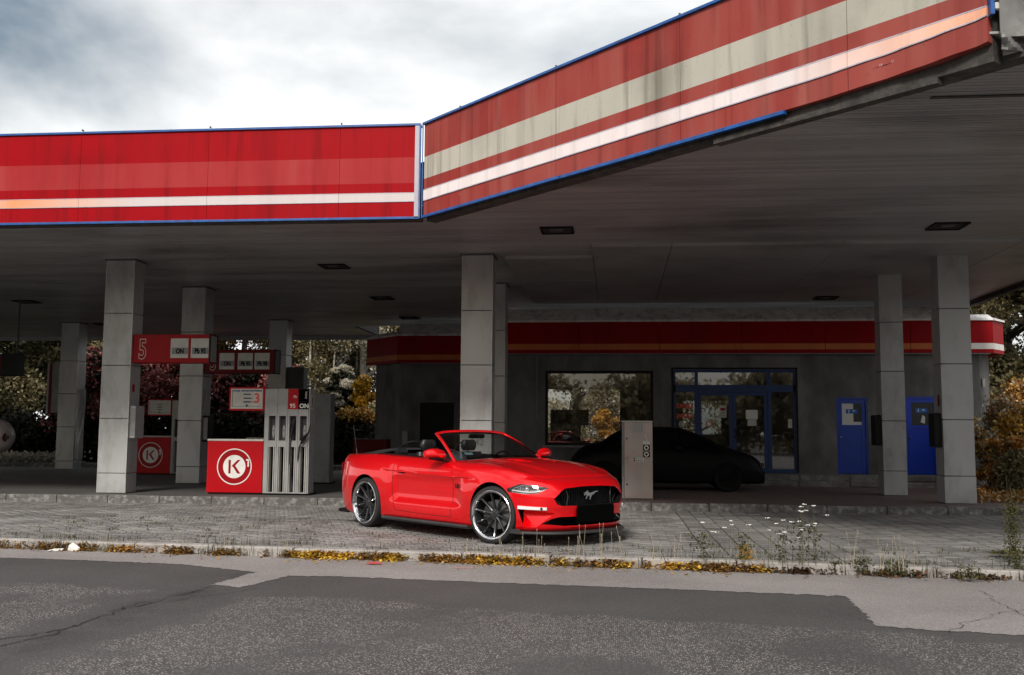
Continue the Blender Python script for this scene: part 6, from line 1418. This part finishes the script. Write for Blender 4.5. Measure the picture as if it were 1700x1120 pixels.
for _ in range(650):
    s = random.choice(CLK) + random.gauss(0, .16); t = abs(random.gauss(.15, .14)); x, y = kp(s, t + (.14 if t < .14 else 0)); sp.append((x, y, 0))
finish(blade_mesh('kerb_grass', sp, LF['weed'], .03, .11, .0025), 'short grass sprouting between blocks behind the kerb', 'grass', kind='stuff')
# small moss and weed tufts in the paving joints
V_ = []
for _ in range(150):
    x = random.uniform(-8.5, -1.5); y = random.uniform(11.8, 15.4)
    for k in range(9): V_.append((x + random.gauss(0, .05), y + random.gauss(0, .03), 0))
for _ in range(110):
    x = random.uniform(-1.5, 6); y = random.uniform(11.0, 12.5)
    for k in range(8): V_.append((x + random.gauss(0, .05), y + random.gauss(0, .03), 0))
finish(blade_mesh('paving_weeds', V_, LF['weed'], .015, .05, .004, .9), 'little tufts of moss and weed in the block paving joints', 'weeds', kind='stuff')
# tall dry stalks in front of the car
def stalk_thing(name, px, py, n, hh, label, m='straw', group=None, spread=.06, head=None, leafy=0, z=0.0, lean=.25, leafk='weed', cat='weed'):
    q = onz(px, py, z); t = thing(name, label, cat, (q[0], q[1], z), 0, group); s_ = MB(); hd = MB()
    for i in range(n):
        x, y = random.gauss(0, spread), random.gauss(0, spread * .6); a = random.random() * 6.28; h = hh * random.uniform(.55, 1.05); le = random.uniform(0, lean) * h
        P = [(x, y, 0), (x + le * .3 * math.cos(a), y + le * .3 * math.sin(a), h * .5), (x + le * math.cos(a), y + le * math.sin(a), h)]
        s_.tube(P, [.0024, .0018, .0011], 4)
        if head == 'seed': hd.ball((P[2][0], P[2][1], h), .0032, .0032, .016, nu=5, nv=4)
        if head == 'umbel':
            for k in range(9): b2 = random.random() * 6.28; r2_ = random.random() ** .5 * .024; hd.ball((P[2][0] + r2_ * math.cos(b2), P[2][1] + r2_ * math.sin(b2), h + random.uniform(0, .006)), .006, .006, .004, nu=6, nv=4)
    s_.build('stalk', M[m], t)
    if hd.v: fh_ = hd.build('flower_head' if head == 'umbel' else 'seed_head', M['petal'] if head == 'umbel' else M[m], t); fh_['kind'] = 'stuff'
    if leafy: leaves('foliage', [(0, 0, hh * f, spread * 1.6, spread * 1.2, hh * .22) for f in (.15, .4, .6)], leafy, .014, LF[leafk], t, .1, up=1)
    return t
M['petal'] = mat('petal_white', (.85, .84, .80), .7)
G1 = 'dry stalks along the kerb'
for (px, py, n_, h_, lab) in ((640, 905, 2, .18, 'pair of thin dry stalks left of the front wheel'), (775, 916, 3, .22, 'dry stalks just left of the front wheel'), (825, 922, 3, .20, 'short stalks under the front wheel rim'), (870, 926, 2, .28, 'single upright stalk below the front bumper corner'), (903, 930, 4, .30, 'tall brown stalks below the fog light'),
                              (955, 932, 6, .38, 'bundle of straw coloured stalks below the splitter'), (1002, 934, 4, .40, 'leaning pale stalks right of the splitter bundle'), (1030, 934, 4, .42, 'arching dry stalks below the right end of the splitter'), (1080, 936, 3, .30, 'thin dry stalks right of the car'), (1120, 936, 3, .32, 'fine stalks farther right of the car'),
                              (1412, 940, 3, .50, 'tall thin pale stalks right of the white flowers'), (1460, 944, 3, .36, 'dry bent stalks at the right kerb'), (1498, 948, 5, .34, 'arching grass stems at the right kerb'), (300, 906, 2, .22, 'thin dark stalk near the left kerb'), (365, 912, 3, .20, 'three short stalks at the left kerb'), (470, 913, 3, .24, 'dry stalks left of the rear wheel'), (180, 900, 3, .12, 'short stalks near the white litter')):
    stalk_thing('dry_stalks', px, py, n_, h_, lab, 'straw', G1, head='seed', spread=.05)
G2 = 'white flowering yarrow plants by the kerb'
for (px, py, n_, h_, lab) in ((1232, 934, 4, .42, 'yarrow with small white heads left of the orange tuft'), (1300, 936, 7, .47, 'yarrow with low white heads in the middle of its group'), (1330, 936, 9, .62, 'tallest white yarrow clump, stems crossing'), (1352, 937, 5, .60, 'right yarrow of the tall white clump'), (1168, 932, 3, .48, 'lone yarrow stem right of the car')):
    stalk_thing('white_yarrow', px, py, n_, h_, lab, 'stem', G2, head='umbel', spread=.09, leafy=160, lean=.12, cat='wildflower')
stalk_thing('orange_tuft', 1238, 946, 22, .34, 'spiky orange grass tuft standing against the kerb', 'straw', None, spread=.06, z=ZR, leafy=500, lean=.5, leafk='yellow')
for (px, py, h_, lab) in ((1430, 955, .24, 'green leafy weed in the kerb joint'), (1490, 958, .22, 'dark bushy weed beside the long kerb stone'), (1385, 952, .18, 'reddish low weed at the kerb joint'), (1610, 966, .20, 'low scrubby weed on the road at the far right'), (1690, 960, .35, 'dark weed at the right photo edge')):
    stalk_thing('kerb_weed', px, py, 9, h_, lab, 'stem', 'leafy weeds at the right kerb', spread=.10, z=ZR, leafy=260, lean=.5)
t = stalk_thing('leafy_sapling', 1684, 935, 9, .95, 'leafy green sapling on the paving at the right photo edge', 'stem', None, spread=.07, leafy=900, lean=.3, cat='sapling')
finish(leaves('creeping_weed', [(onz(px, 925, 0)[0], onz(px, 925, 0)[1], .04, .16, .10, .04) for px in (1660, 1680, 1700)], 900, .014, LF['weed'], None, .1), 'dark creeping weed around the sapling at the right', 'weed', kind='stuff')
# litter
def scrap(px, py, pts, m, label, h=.02, z=ZR + .004):
    q = onz(px, py, z); o = MB()
    V_ = [(p[0], p[1], p[2]) for p in pts]; n_ = len(V_); o.add(V_ + [(p[0], p[1], p[2] + .003) for p in V_], [tuple(range(n_)), tuple(range(n_, 2 * n_))[::-1]] + [(i, (i + 1) % n_, (i + 1) % n_ + n_, i + n_) for i in range(n_)])
    ob = o.build('litter_scrap', m); ob.location = q; finish(ob, label, 'litter'); return ob
scrap(121, 914, [(-.07, 0, 0), (.08, -.02, .0), (.085, .0, .04), (.0, .0, .10), (-.05, -.01, .06)], M['paper'], 'crumpled white paper scrap standing at the left kerb')
scrap(92, 914, [(-.09, -.02, .0), (.08, -.01, .0), (.07, .06, .02), (-.05, .06, .015)], M['paper'], 'flat whitish scrap left of the crumpled paper', z=ZR + .008)
M['redlitter'] = mat('faded_red_scrap', (.42, .07, .06), .7, dirt=(.3, .2, .18), dscale=30)
scrap(622, 936, [(-.10, -.02, 0), (-.02, -.04, .005), (.09, -.01, 0), (.06, .05, .012), (-.05, .06, .02)], M['redlitter'], 'faded red scrap lying on the road edge left of the front wheel', z=ZR + .010)
scrap(770, 943, [(-.12, -.02, 0), (.10, -.015, 0), (.11, .02, .004), (-.10, .025, .004)], mat('pink_scrap', (.36, .2, .18), .8), 'flat pinkish strip on the road edge', z=ZR + .006)
